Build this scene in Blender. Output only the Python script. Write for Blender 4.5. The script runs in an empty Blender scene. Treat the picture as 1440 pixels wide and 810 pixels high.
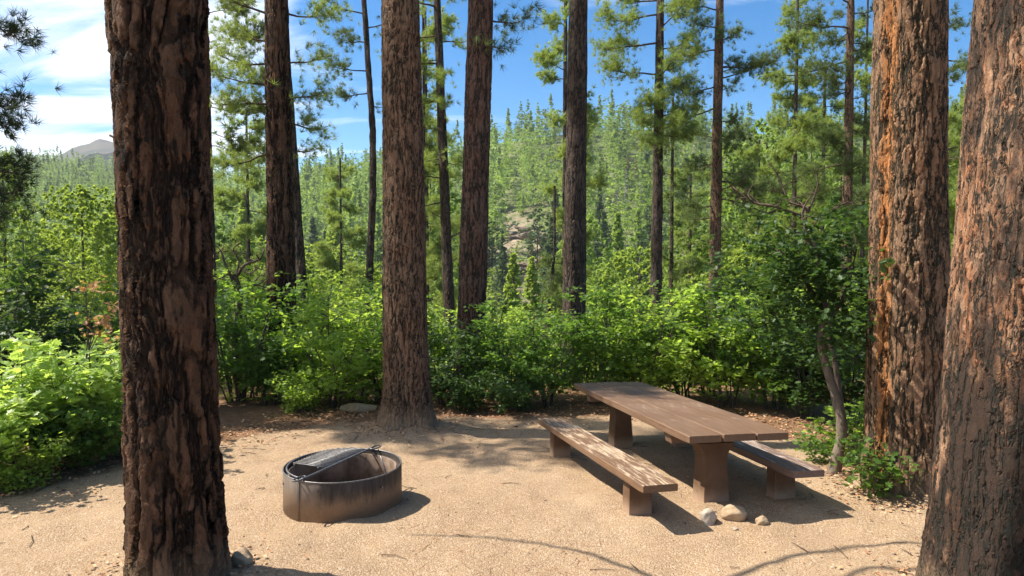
import bpy, math, random
import numpy as np
from mathutils import Vector, Matrix, Euler

R = math.radians
sc = bpy.context.scene
COL = sc.collection

# ------------------------------------------------------------------ camera, sky, sun, exposure
F_PX = 957.0            # focal length in photo pixels (photo 1440 x 810)
PITCH = R(2.45)
S_GR = 0.048            # the clearing falls away gently from the camera
CAM_H = 2.0
cam_d = bpy.data.cameras.new('camera')
cam_d.sensor_width = 36.0
cam_d.lens = F_PX / 1440 * 36
cam_d.clip_start = 0.05
cam_d.clip_end = 12000
cam = bpy.data.objects.new('camera', cam_d)
COL.objects.link(cam)
cam.location = (0, 0, CAM_H)
cam.rotation_euler = (R(90) - PITCH, 0, 0)
sc.camera = cam

SUN_EL = R(52)
SUN_H = Vector((-0.983, 0.185, 0)).normalized()      # horizontal direction towards the sun
SUN_DIR = Vector((SUN_H.x * math.cos(SUN_EL), SUN_H.y * math.cos(SUN_EL), math.sin(SUN_EL)))
world = bpy.data.worlds.new('World')
sc.world = world
world.use_nodes = True
sun_d = bpy.data.lights.new('sun', 'SUN')
sun_d.energy = 5.0
sun_d.angle = R(0.55)
sun_d.color = (1.0, 0.93, 0.82)
sun = bpy.data.objects.new('sun', sun_d)
COL.objects.link(sun)
sun.rotation_euler = SUN_DIR.to_track_quat('Z', 'Y').to_euler()
sun.location = SUN_DIR * 60
sc.view_settings.view_transform = 'Standard'
sc.view_settings.look = 'None'
sc.view_settings.exposure = 1.1
sc.view_settings.gamma = 1
sc.view_settings.use_curve_mapping = False
cy = sc.cycles
cy.use_denoising = True
cy.max_bounces = 6
cy.diffuse_bounces = 3
cy.transmission_bounces = 3
cy.transparent_max_bounces = 4
cy.volume_bounces = 0
cy.caustics_reflective = False
cy.caustics_refractive = False
cy.sample_clamp_indirect = 6


class NT:
    """small node-tree writer"""
    def __init__(self, tree):
        self.t = tree
        tree.nodes.clear()

    def n(self, kind, ins=None, **props):
        nd = self.t.nodes.new(kind)
        for k, v in props.items():
            setattr(nd, k, v)
        for k, v in (ins or {}).items():
            s = nd.inputs[k]
            if isinstance(v, bpy.types.NodeSocket):
                self.t.links.new(v, s)
            else:
                s.default_value = v
        return nd

    def math(self, op, a, b=None, c=None, clamp=False):
        ins = {0: a}
        if b is not None: ins[1] = b
        if c is not None: ins[2] = c
        return self.n('ShaderNodeMath', ins, operation=op, use_clamp=clamp).outputs[0]

    def vmath(self, op, a, b=None):
        ins = {0: a}
        if b is not None: ins[1] = b
        return self.n('ShaderNodeVectorMath', ins, operation=op).outputs[0]

    def mrange(self, v, a, b, c=0.0, d=1.0, smooth=False):
        return self.n('ShaderNodeMapRange', {0: v, 1: a, 2: b, 3: c, 4: d},
                      interpolation_type='SMOOTHSTEP' if smooth else 'LINEAR').outputs[0]

    def mix(self, f, a, b, blend='MIX'):
        nd = self.t.nodes.new('ShaderNodeMix')
        nd.data_type = 'RGBA'; nd.blend_type = blend
        for i, v in ((0, f), (6, a), (7, b)):
            if isinstance(v, bpy.types.NodeSocket):
                self.t.links.new(v, nd.inputs[i])
            else:
                nd.inputs[i].default_value = (*v, 1) if isinstance(v, tuple) and len(v) == 3 else v
        return nd.outputs[2]

    def noise(self, vec, scale, detail=4, rough=0.55, out=0, dist=0.0):
        return self.n('ShaderNodeTexNoise', {'Vector': vec, 'Scale': scale, 'Detail': detail,
                      'Roughness': rough, 'Distortion': dist}).outputs[out]

    def mapping(self, vec, loc=(0, 0, 0), scale=(1, 1, 1)):
        return self.n('ShaderNodeMapping', {'Vector': vec, 'Location': loc, 'Scale': scale}).outputs[0]


# world: Nishita sky with streaky clouds low on the left
w = NT(world.node_tree)
SUN_AZ = math.atan2(SUN_H.x, SUN_H.y)
sky = w.n('ShaderNodeTexSky', sky_type='NISHITA', sun_disc=False, sun_elevation=SUN_EL,
          sun_rotation=SUN_AZ, air_density=1.0, dust_density=0.35, ozone_density=2.5, altitude=2000)
geo = w.n('ShaderNodeTexCoord')
sep = w.n('ShaderNodeSeparateXYZ', {0: geo.outputs['Generated']})
zz = w.math('MAXIMUM', w.math('ADD', sep.outputs[2], 0.12), 0.02)
px = w.math('DIVIDE', sep.outputs[0], zz)
py = w.math('DIVIDE', sep.outputs[1], zz)
pv = w.n('ShaderNodeCombineXYZ', {0: px, 1: py, 2: 0.0}).outputs[0]
rot = w.n('ShaderNodeMapping', {'Vector': pv, 'Rotation': (0, 0, R(62)), 'Scale': (0.34, 1.0, 1), 'Location': (2.3, 0.7, 0)}).outputs[0]
cn = w.noise(rot, 1.9, 8, 0.6, dist=0.9)
cn2 = w.noise(pv, 0.55, 3, 0.5)
az = w.math('DIVIDE', sep.outputs[0], w.math('MAXIMUM', sep.outputs[1], 0.05))
left = w.mrange(az, -0.02, -0.55, 0.0, 1.0, True)          # cloud bank lies to the left
thr = w.math('ADD', w.math('MULTIPLY', left, 0.33), w.math('MULTIPLY', cn2, 0.36))
dens = w.math('ADD', cn, thr)
cm = w.mrange(dens, 0.80, 1.06, 0.0, 0.93, True)
cloudc = w.mix(w.mrange(cn, 0.35, 0.7), (5.8, 6.6, 8.2, 1), (9.0, 9.4, 10.0, 1))
hsv = w.n('ShaderNodeHueSaturation', {'Hue': 0.497, 'Saturation': 1.42, 'Value': 1.15, 'Color': sky.outputs[0]}).outputs[0]
skyc = w.mix(cm, hsv, cloudc)
bg = w.n('ShaderNodeBackground', {'Color': skyc, 'Strength': 0.080})
w.n('ShaderNodeOutputWorld', {'Surface': bg.outputs[0]})

# ------------------------------------------------------------------ pixel rays and terrain
_c, _s = math.cos(PITCH), math.sin(PITCH)


def ray(px, py):
    u = (px - 720) / F_PX; v = (405 - py) / F_PX
    return Vector((u, _c + v * _s, -_s + v * _c))


def hit(px, py, h=0.0):
    """photo pixel -> point on the clearing plane raised by h"""
    d = ray(px, py)
    t = (h - CAM_H) / (d.z + S_GR * d.y)
    return Vector((0, 0, CAM_H)) + d * t


def at(px, py, Y):
    d = ray(px, py)
    return Vector((0, 0, CAM_H)) + d * (Y / d.y)


def px2x(px, Y):
    return (px - 720) / F_PX * Y * 1.0


_rng = np.random.default_rng(7)
_NG = _rng.random((256, 256))


def vnoise(x, y):
    x = np.asarray(x, float); y = np.asarray(y, float)
    xi = np.floor(x).astype(int); yi = np.floor(y).astype(int)
    fx = x - xi; fy = y - yi
    fx = fx * fx * (3 - 2 * fx); fy = fy * fy * (3 - 2 * fy)
    g = lambda a, b: _NG[a % 256, b % 256]
    return ((g(xi, yi) * (1 - fx) + g(xi + 1, yi) * fx) * (1 - fy) +
            (g(xi, yi + 1) * (1 - fx) + g(xi + 1, yi + 1) * fx) * fy) * 2 - 1


def fbm(x, y, o=4):
    r = 0; a = 1
    for i in range(o):
        r = r + a * vnoise(np.asarray(x) * 2 ** i + 17.3 * i, np.asarray(y) * 2 ** i + 5.1 * i)
        a *= 0.5
    return r


def sstep(a, b, x):
    t = np.clip((np.asarray(x, float) - a) / (b - a), 0, 1)
    return t * t * (3 - 2 * t)


RIDGE_PX = np.array([-500, 0, 170, 310, 450, 600, 720, 870, 1000, 1200, 1440, 2000])
RIDGE_D = np.array([700, 680, 650, 560, 500, 450, 430, 430, 430, 430, 400, 400])
RIDGE_Y = np.array([196, 205, 222, 238, 222, 194, 166, 146, 152, 156, 152, 140])
VAL_Z, VAL_Y = -28.0, 88.0


def hill_mask_rock(x, y):
    """bare rocky ground on the far slope"""
    pxx = 720 + x / np.maximum(y, 1) * F_PX
    a = np.exp(-((pxx - 738) / 58.0) ** 2) * sstep(150, 185, y) * (1 - sstep(250, 285, y)) * (0.55 + 0.9 * np.clip(0.5 + fbm(x * 0.07, y * 0.06, 3), 0, 1))
    b = np.exp(-((pxx - 975) / 38.0) ** 2) * sstep(140, 160, y) * (1 - sstep(200, 225, y))
    return np.clip(a + b, 0, 1)


def terrain(x, y):
    x = np.asarray(x, float); y = np.asarray(y, float)
    near = -S_GR * np.maximum(y, -30)
    near = near + 0.02 * fbm(x * 0.8, y * 0.8, 3)
    # bank falls to the valley past the shrubs
    edge = 13.5 + 1.0 * vnoise(x * 0.1, 3.3)
    t = sstep(edge, VAL_Y, y)
    drop = near * (1 - t) + VAL_Z * t
    pxx = 720 + x / np.maximum(y, 20) * F_PX
    rd = np.interp(pxx, RIDGE_PX, RIDGE_D)
    ry = np.interp(pxx, RIDGE_PX, RIDGE_Y)
    rz = (364 - ry) / F_PX * rd + CAM_H - 16
    tt = np.clip((y - 95) / (rd - 95), 0, 1.6)
    up = np.where(tt < 1, tt - 0.10 * np.sin(tt * math.pi) * 0.5, 1 - (tt - 1) * 0.35)
    hill = VAL_Z + (rz - VAL_Z) * up
    k = sstep(90, 150, y)
    hill = hill + k * (5.0 * fbm(x * 0.012, y * 0.012, 4) * np.clip(tt * 2.0, 0, 1) * (1 - 0.6 * sstep(.75, 1.0, tt)))
    m = hill_mask_rock(x, y)
    hill = hill + m * 1.6 * (np.abs(fbm(x * 0.12, y * 0.10, 4)))
    return np.where(y > 90, hill, drop)


def gz(x, y):
    return float(terrain(x, y))


# ------------------------------------------------------------------ mesh building
class MB:
    """collects arrays of vertices and faces"""
    def __init__(self):
        self.v = []; self.f = []; self.m = []; self.nv = 0; self.a = []

    def add(self, verts, faces, mat=0, attr=None):
        verts = np.asarray(verts, float).reshape(-1, 3)
        faces = np.asarray(faces, int) + self.nv
        self.v.append(verts); self.f.append(faces); self.m.append(mat)
        self.a.append(np.full(len(verts), 0.0 if attr is None else attr) if np.ndim(attr) == 0 else attr)
        self.nv += len(verts)

    def tube(self, pts, rad, n=6, cap=True, mat=0):
        pts = [Vector(p) for p in pts]
        rings = []
        up = Vector((0.13, 0.97, 0.2))
        for i, p in enumerate(pts):
            d = (pts[min(i + 1, len(pts) - 1)] - pts[max(i - 1, 0)]).normalized()
            a = d.cross(up)
            if a.length < 1e-3: a = d.cross(Vector((1, 0, 0)))
            a.normalize(); b = d.cross(a).normalized()
            r = rad[i] if hasattr(rad, '__len__') else rad
            for k in range(n):
                t = 2 * math.pi * k / n
                q = p + a * (r * math.cos(t)) + b * (r * math.sin(t))
                rings.append((q.x, q.y, q.z))
        m = len(pts)
        i = np.arange(m - 1)[:, None] * n; k = np.arange(n)[None, :]; k2 = (k + 1) % n
        fs = np.stack([i + k, i + k2, i + n + k2, i + n + k], -1).reshape(-1, 4)
        self.add(rings, fs, mat)
        if cap:
            base = self.nv - m * n
            self.v.append(np.zeros((0, 3)))
            self.f.append(np.array([list(range(base + n - 1, base - 1, -1))])); self.m.append(mat); self.a.append(np.zeros(0))
            e = base + (m - 1) * n
            self.v.append(np.zeros((0, 3)))
            self.f.append(np.array([list(range(e, e + n))])); self.m.append(mat); self.a.append(np.zeros(0))

    def mesh(self, name, mats, smooth=False, attr=None):
        me = bpy.data.meshes.new(name)
        V = np.concatenate(self.v) if self.v else np.zeros((0, 3))
        me.vertices.add(len(V)); me.vertices.foreach_set('co', V.astype(np.float32).ravel())
        loops = np.concatenate([f.ravel() for f in self.f])
        tot = np.concatenate([np.full(len(f), f.shape[1]) for f in self.f])
        mi = np.concatenate([np.full(len(f), m) for f, m in zip(self.f, self.m)])
        me.loops.add(len(loops)); me.loops.foreach_set('vertex_index', loops.astype(np.int32))
        me.polygons.add(len(tot))
        me.polygons.foreach_set('loop_start', np.concatenate([[0], np.cumsum(tot)[:-1]]).astype(np.int32))
        me.polygons.foreach_set('material_index', mi.astype(np.int32))
        me.polygons.foreach_set('use_smooth', np.full(len(tot), smooth))
        if attr:
            a = me.attributes.new(attr, 'FLOAT', 'POINT')
            a.data.foreach_set('value', np.concatenate(self.a).astype(np.float32))
        for m in (mats if isinstance(mats, (list, tuple)) else [mats]):
            me.materials.append(m)
        me.update(calc_edges=True)
        me.validate()
        return me

    def obj(self, name, mats, parent=None, smooth=False, attr=None):
        return link(name, self.mesh(name, mats, smooth, attr), parent)


def link(name, data, parent=None, loc=None):
    o = bpy.data.objects.new(name, data)
    COL.objects.link(o)
    if parent: o.parent = parent
    if loc is not None: o.location = loc
    return o


def tag(o, label=None, cat=None, group=None, kind=None):
    if label: o['label'] = label
    if cat: o['category'] = cat
    if group: o['group'] = group
    if kind: o['kind'] = kind
    return o


def empty(name, loc, label=None, cat=None, group=None, rz=0):
    o = bpy.data.objects.new(name, None)
    o.empty_display_size = 0.2
    COL.objects.link(o)
    o.location = loc; o.rotation_euler = (0, 0, rz)
    return tag(o, label, cat, group)


def copy_tree(o, parent=None):
    c = o.copy(); COL.objects.link(c); c.parent = parent
    for ch in list(o.children):
        copy_tree(ch, c)
    return c


def rotmats(rng, n, tilt=None):
    """n random rotation matrices (tilt: max lean of the z axis)"""
    a = rng.random(n) * 2 * np.pi
    if tilt is None:
        th = np.arccos(rng.random(n) * 2 - 1)
    else:
        th = np.abs(rng.normal(0, tilt, n))
    ph = rng.random(n) * 2 * np.pi
    # z rot by a, then lean th about horizontal axis ph
    ca, sa = np.cos(a), np.sin(a)
    Z = np.zeros((n, 3, 3)); Z[:, 0, 0] = ca; Z[:, 0, 1] = -sa; Z[:, 1, 0] = sa; Z[:, 1, 1] = ca; Z[:, 2, 2] = 1
    k = np.stack([np.cos(ph), np.sin(ph), np.zeros(n)], -1)
    K = np.zeros((n, 3, 3))
    K[:, 0, 1] = -k[:, 2]; K[:, 0, 2] = k[:, 1]; K[:, 1, 0] = k[:, 2]; K[:, 1, 2] = -k[:, 0]; K[:, 2, 0] = -k[:, 1]; K[:, 2, 1] = k[:, 0]
    I = np.eye(3)[None]
    M = I + np.sin(th)[:, None, None] * K + (1 - np.cos(th))[:, None, None] * (K @ K)
    return M @ Z


def scatter(mb, tmpl_v, tmpl_f, pos, rots, scales, mat=0, attr=None):
    n = len(pos); nv = len(tmpl_v)
    V = np.einsum('nij,vj->nvi', rots, tmpl_v) * np.asarray(scales).reshape(n, 1, -1) + pos[:, None, :]
    F = tmpl_f[None] + (np.arange(n) * nv)[:, None, None]
    mb.add(V.reshape(-1, 3), F.reshape(-1, tmpl_f.shape[1]), mat,
           None if attr is None else np.repeat(attr, nv))


# ------------------------------------------------------------------ materials
def new_mat(name):
    m = bpy.data.materials.new(name); m.use_nodes = True
    return m, NT(m.node_tree)


def finish(nt, bsdf, disp=None, vol=None):
    ins = {'Surface': bsdf}
    if disp is not None: ins['Displacement'] = disp
    nt.n('ShaderNodeOutputMaterial', ins)


def principled(nt, col, rough=0.8, bump=None, bstr=0.5, bdist=0.01, spec=0.3, metal=0.0):
    ins = {'Base Color': col if isinstance(col, bpy.types.NodeSocket) else (*col, 1), 'Roughness': rough,
           'Specular IOR Level': spec, 'Metallic': metal}
    if bump is not None:
        b = nt.n('ShaderNodeBump', {'Height': bump, 'Strength': bstr, 'Distance': bdist})
        ins['Normal'] = b.outputs[0]
    return nt.n('ShaderNodeBsdfPrincipled', ins).outputs[0]


def bark_mat(name, plate_a, plate_b, furrow, grey=(0.20, 0.16, 0.13), grey_amt=0.4, scale=1.0, disp=0.03,
             orange=None, stripe=None, char=0.0, furrow_w=0.16, dust=0.55):
    m, t = new_mat(name)
    tc = t.n('ShaderNodeTexCoord').outputs['Object']
    rnd = t.n('ShaderNodeObjectInfo').outputs['Random']
    off = t.n('ShaderNodeCombineXYZ', {0: 0.0, 1: 0.0, 2: t.math('MULTIPLY', rnd, 37.0)}).outputs[0]
    co = t.vmath('ADD', tc, off)
    wv = t.noise(co, 2.6 * scale, 3, 0.55, out=1)
    wv = t.vmath('SUBTRACT', wv, (0.5, 0.5, 0.5))
    wsc = t.n('ShaderNodeVectorMath', {0: wv, 1: (0.11 / scale, 0.11 / scale, 0.36 / scale)}, operation='MULTIPLY').outputs[0]
    cw = t.vmath('ADD', co, wsc)
    m1 = t.mapping(cw, scale=(8.5 * scale, 8.5 * scale, 2.3 * scale))
    v1 = t.n('ShaderNodeTexVoronoi', {'Vector': m1, 'Scale': 1.0, 'Randomness': 1.0}, feature='DISTANCE_TO_EDGE').outputs['Distance']
    v1c = t.n('ShaderNodeTexVoronoi', {'Vector': m1, 'Scale': 1.0, 'Randomness': 1.0}, feature='F1').outputs['Color']
    fine = t.noise(co, 42 * scale, 5, 0.7)
    mid = t.noise(t.mapping(cw, scale=(1, 1, 0.40)), 15 * scale, 6, 0.7)
    blob = t.noise(co, 4.5 * scale, 3, 0.6)
    # long wandering vertical furrows
    rn = t.noise(t.mapping(cw, scale=(7.5 * scale, 7.5 * scale, 0.95 * scale)), 1.0, 3, 0.55)
    rd_ = t.math('ABSOLUTE', t.math('SUBTRACT', rn, 0.5))
    rd_ = t.math('ADD', rd_, t.math('MULTIPLY', t.math('SUBTRACT', mid, 0.5), 0.10))
    fur1 = t.mrange(rd_, 0.0, furrow_w * 0.42, 0.0, 1.0, True)
    # cross cracks that come and go
    e1 = t.math('ADD', v1, t.math('MULTIPLY', t.math('SUBTRACT', mid, 0.5), 0.42))
    e1 = t.math('ADD', e1, t.math('MULTIPLY', t.math('SUBTRACT', blob, 0.42), 0.75))
    fur2 = t.mrange(e1, 0.0, furrow_w * 0.9, 0.0, 1.0, True)
    fur = t.math('MULTIPLY', fur1, t.math('ADD', t.math('MULTIPLY', fur2, 0.72), 0.28))
    cw2 = t.vmath('ADD', cw, t.n('ShaderNodeVectorMath', {0: t.vmath('SUBTRACT', t.noise(co, 20 * scale, 3, 0.6, out=1), (0.5, 0.5, 0.5)), 1: (0.05, 0.05, 0.10)}, operation='MULTIPLY').outputs[0])
    m2 = t.mapping(cw2, scale=(22 * scale, 22 * scale, 9 * scale))
    v2 = t.n('ShaderNodeTexVoronoi', {'Vector': m2, 'Scale': 1.0}, feature='DISTANCE_TO_EDGE').outputs['Distance']
    v2c = t.n('ShaderNodeTexVoronoi', {'Vector': m2, 'Scale': 1.0}, feature='F1').outputs['Color']
    fl = t.mrange(v2, 0.0, 0.09, 0.0, 1.0)
    cellh = t.n('ShaderNodeSeparateXYZ', {0: v2c})
    bigh = t.n('ShaderNodeSeparateXYZ', {0: v1c})
    h = t.math('MULTIPLY', fur1, 0.40)
    h = t.math('ADD', h, t.math('MULTIPLY', fur2, 0.24))
    h = t.math('ADD', h, t.math('MULTIPLY', t.math('MULTIPLY', bigh.outputs[0], fur), 0.26))
    h = t.math('ADD', h, t.math('MULTIPLY', t.math('MULTIPLY', fl, fur), 0.06))
    h = t.math('ADD', h, t.math('MULTIPLY', t.math('MULTIPLY', cellh.outputs[0], fur), 0.24))
    h = t.math('ADD', h, t.math('MULTIPLY', mid, 0.34))
    h = t.math('ADD', h, t.math('MULTIPLY', fine, 0.24))
    # colours
    big = t.noise(co, 1.3 * scale, 4, 0.6)
    col = t.mix(t.mrange(cellh.outputs[1], 0.1, 0.9), plate_a, plate_b)
    col = t.mix(t.mrange(t.math('ADD', big, t.math('MULTIPLY', mid, 0.6)), 0.62, 0.98, 0, grey_amt), col, grey)
    if orange:
        ob = t.noise(t.mapping(co, scale=(1, 1, 0.5)), 3.1, 5, 0.7)
        om = t.mrange(t.math('ADD', ob, t.math('MULTIPLY', bigh.outputs[1], 0.16)), 0.58, 0.70, 0.0, 0.65)
        col = t.mix(om, col, orange)
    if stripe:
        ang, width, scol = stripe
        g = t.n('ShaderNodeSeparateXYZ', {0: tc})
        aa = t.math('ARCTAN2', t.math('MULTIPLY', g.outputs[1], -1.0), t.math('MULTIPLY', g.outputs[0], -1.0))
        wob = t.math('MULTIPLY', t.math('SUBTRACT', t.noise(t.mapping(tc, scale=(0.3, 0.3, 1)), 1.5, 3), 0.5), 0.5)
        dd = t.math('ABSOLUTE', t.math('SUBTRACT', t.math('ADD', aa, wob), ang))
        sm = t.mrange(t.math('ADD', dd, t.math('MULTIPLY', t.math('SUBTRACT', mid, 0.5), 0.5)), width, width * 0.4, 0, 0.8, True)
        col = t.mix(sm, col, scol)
    if char > 0:
        ch = t.noise(t.mapping(co, scale=(1, 1, 0.35)), 2.2, 4, 0.65)
        ch = t.math('ADD', ch, t.mrange(t.n('ShaderNodeSeparateXYZ', {0: tc}).outputs[2], 3.2, 0.7, -0.01, 0.15))   # old ground-fire scorch low on the trunk
        col = t.mix(t.mrange(t.math('ADD', ch, t.math('MULTIPLY', t.math('SUBTRACT', mid, 0.5), 0.25)), 0.48, 0.60, 0, char), col, (0.022, 0.017, 0.015))
    col = t.mix(t.mrange(fine, 0.25, 0.75, 0.0, 0.45), col, t.mix(0.5, col, (0.05, 0.03, 0.02)))
    col = t.mix(t.mrange(t.math('MULTIPLY', cellh.outputs[2], fine), 0.12, 0.34, 0.5, 0.0), col, t.mix(0.6, col, furrow))
    col = t.mix(t.mrange(fur, 0.0, 0.75), furrow, col)
    oz = t.n('ShaderNodeSeparateXYZ', {0: tc}).outputs[2]
    col = t.mix(t.mrange(t.math('ADD', oz, t.math('MULTIPLY', mid, 0.30)), 0.52, 0.14, 0, dust), col, (0.33, 0.24, 0.155))
    bs = principled(t, col, 0.85, spec=0.15)
    d = t.n('ShaderNodeDisplacement', {'Height': h, 'Midlevel': 0.6, 'Scale': disp}).outputs[0]
    finish(t, bs, d)
    m.displacement_method = 'BOTH'
    return m


BARK_DARK = bark_mat('bark_dark', (0.050, 0.024, 0.012), (0.125, 0.062, 0.033), (0.010, 0.007, 0.005),
                     grey=(0.14, 0.092, 0.060), grey_amt=0.55, disp=0.05)
BARK_MID = bark_mat('bark_mid', (0.12, 0.058, 0.032), (0.23, 0.13, 0.078), (0.02, 0.018, 0.013),
                    grey=(0.24, 0.175, 0.115), grey_amt=0.55, scale=1.9, disp=0.024, furrow_w=0.12, dust=0.8)
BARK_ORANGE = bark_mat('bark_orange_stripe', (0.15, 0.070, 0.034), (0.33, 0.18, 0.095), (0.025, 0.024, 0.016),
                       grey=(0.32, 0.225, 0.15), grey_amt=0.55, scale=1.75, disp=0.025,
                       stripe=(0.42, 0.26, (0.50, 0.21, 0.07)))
BARK_PINK = bark_mat('bark_flaky', (0.20, 0.09, 0.045), (0.42, 0.235, 0.135), (0.02, 0.02, 0.016),
                     grey=(0.30, 0.22, 0.155), grey_amt=0.5, scale=2.0, disp=0.022,
                     orange=(0.44, 0.17, 0.07), char=0.92, furrow_w=0.12)
BARK_FAR = bark_mat('bark_far', (0.045, 0.027, 0.018), (0.095, 0.060, 0.040), (0.013, 0.015, 0.012),
                    grey=(0.17, 0.13, 0.11), grey_amt=0.5, scale=1.6, disp=0.02)
BARK_RED = bark_mat('bark_red', (0.095, 0.043, 0.028), (0.19, 0.09, 0.058), (0.02, 0.018, 0.013),
                    grey=(0.2, 0.15, 0.12), grey_amt=0.4, scale=1.6, disp=0.022)


def simple_bark(name, a, b, sc_=(30, 30, 6)):
    m, t = new_mat(name)
    tc = t.n('ShaderNodeTexCoord').outputs['Object']
    nz = t.noise(t.mapping(tc, scale=sc_), 1.0, 5, 0.65)
    finish(t, principled(t, t.mix(t.mrange(nz, 0.3, 0.7), a, b), 0.9, bump=nz, bstr=0.8, bdist=0.02, spec=0.15))
    return m


LIMB = simple_bark('limb_bark', (0.045, 0.03, 0.023), (0.13, 0.09, 0.068))
STEM = simple_bark('stem_bark', (0.04, 0.032, 0.024), (0.12, 0.10, 0.08))
OAKBARK = simple_bark('oak_bark', (0.09, 0.068, 0.05), (0.24, 0.19, 0.145), (26, 26, 7))
SNAG = simple_bark('dead_wood', (0.16, 0.14, 0.13), (0.34, 0.31, 0.29))


def foliage_mat(name, a, b, trans=0.4, attr=None, objrand=0.35, scale=1.5, tcol=None, rough=0.6):
    m, t = new_mat(name)
    tc = t.n('ShaderNodeTexCoord').outputs['Object']
    nz = t.noise(tc, scale, 3, 0.6)
    rnd = t.n('ShaderNodeAttribute', attribute_name=attr).outputs['Fac'] if attr else t.n('ShaderNodeObjectInfo').outputs['Random']
    isl = t.n('ShaderNodeNewGeometry').outputs['Random Per Island']
    f = t.math('ADD', t.mrange(nz, 0.3, 0.7, 0, 0.45), t.math('MULTIPLY', rnd, objrand))
    f = t.math('ADD', f, t.math('MULTIPLY', isl, 0.35), clamp=True)
    col = t.mix(f, a, b)
    tr = t.mix(0.55, col, tcol if tcol else (b[0] * 2.2, b[1] * 2.2, b[2] * 0.9))
    d = t.n('ShaderNodeBsdfPrincipled', {'Base Color': col, 'Roughness': rough, 'Specular IOR Level': 0.3}).outputs[0]
    tl = t.n('ShaderNodeBsdfTranslucent', {'Color': tr}).outputs[0]
    mx = t.n('ShaderNodeMixShader', {0: trans, 1: d, 2: tl}).outputs[0]
    finish(t, mx)
    return m


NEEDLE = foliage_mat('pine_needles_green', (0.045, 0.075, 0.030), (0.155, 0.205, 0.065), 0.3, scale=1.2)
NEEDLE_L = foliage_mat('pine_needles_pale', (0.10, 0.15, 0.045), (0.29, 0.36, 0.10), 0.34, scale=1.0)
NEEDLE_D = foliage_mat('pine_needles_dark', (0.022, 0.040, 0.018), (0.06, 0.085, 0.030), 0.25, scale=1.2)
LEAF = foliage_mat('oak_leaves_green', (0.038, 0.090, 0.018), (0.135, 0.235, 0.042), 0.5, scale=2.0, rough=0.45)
LEAF_L = foliage_mat('oak_leaves_bright', (0.085, 0.165, 0.028), (0.30, 0.41, 0.080), 0.55, scale=2.0, rough=0.45)  # brighter copy of the oak leaves; puts sunlight into the colour of sunlit shrubs
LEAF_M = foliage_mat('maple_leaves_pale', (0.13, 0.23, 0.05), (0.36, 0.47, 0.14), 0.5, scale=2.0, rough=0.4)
LEAF_D = foliage_mat('oak_leaves_dark', (0.022, 0.055, 0.014), (0.065, 0.12, 0.028), 0.40, scale=2.0, rough=0.45)  # darker copy of the oak leaves; carries the shade of shaded shrubs in its colour
FAR_DARK = foliage_mat('far_conifer_dark', (0.038, 0.070, 0.032), (0.10, 0.15, 0.055), 0.3, objrand=0.5, scale=0.15)
FAR_LIGHT = foliage_mat('far_conifer_light', (0.10, 0.165, 0.045), (0.30, 0.40, 0.095), 0.35, objrand=0.5, scale=0.15)
FAR_LEAF = foliage_mat('far_broadleaf', (0.13, 0.20, 0.045), (0.34, 0.42, 0.09), 0.4, objrand=0.4, scale=0.2)
FAR_MASS = foliage_mat('far_forest', (0.028, 0.060, 0.026), (0.27, 0.37, 0.095), 0.34, attr='tint', objrand=0.85, scale=0.02)
RUST_LEAF = foliage_mat('rust_needles', (0.16, 0.09, 0.06), (0.26, 0.15, 0.10), 0.2, scale=1)
DRY_LEAF = foliage_mat('dry_orange_leaves', (0.26, 0.13, 0.055), (0.42, 0.24, 0.12), 0.3, scale=3)


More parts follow.
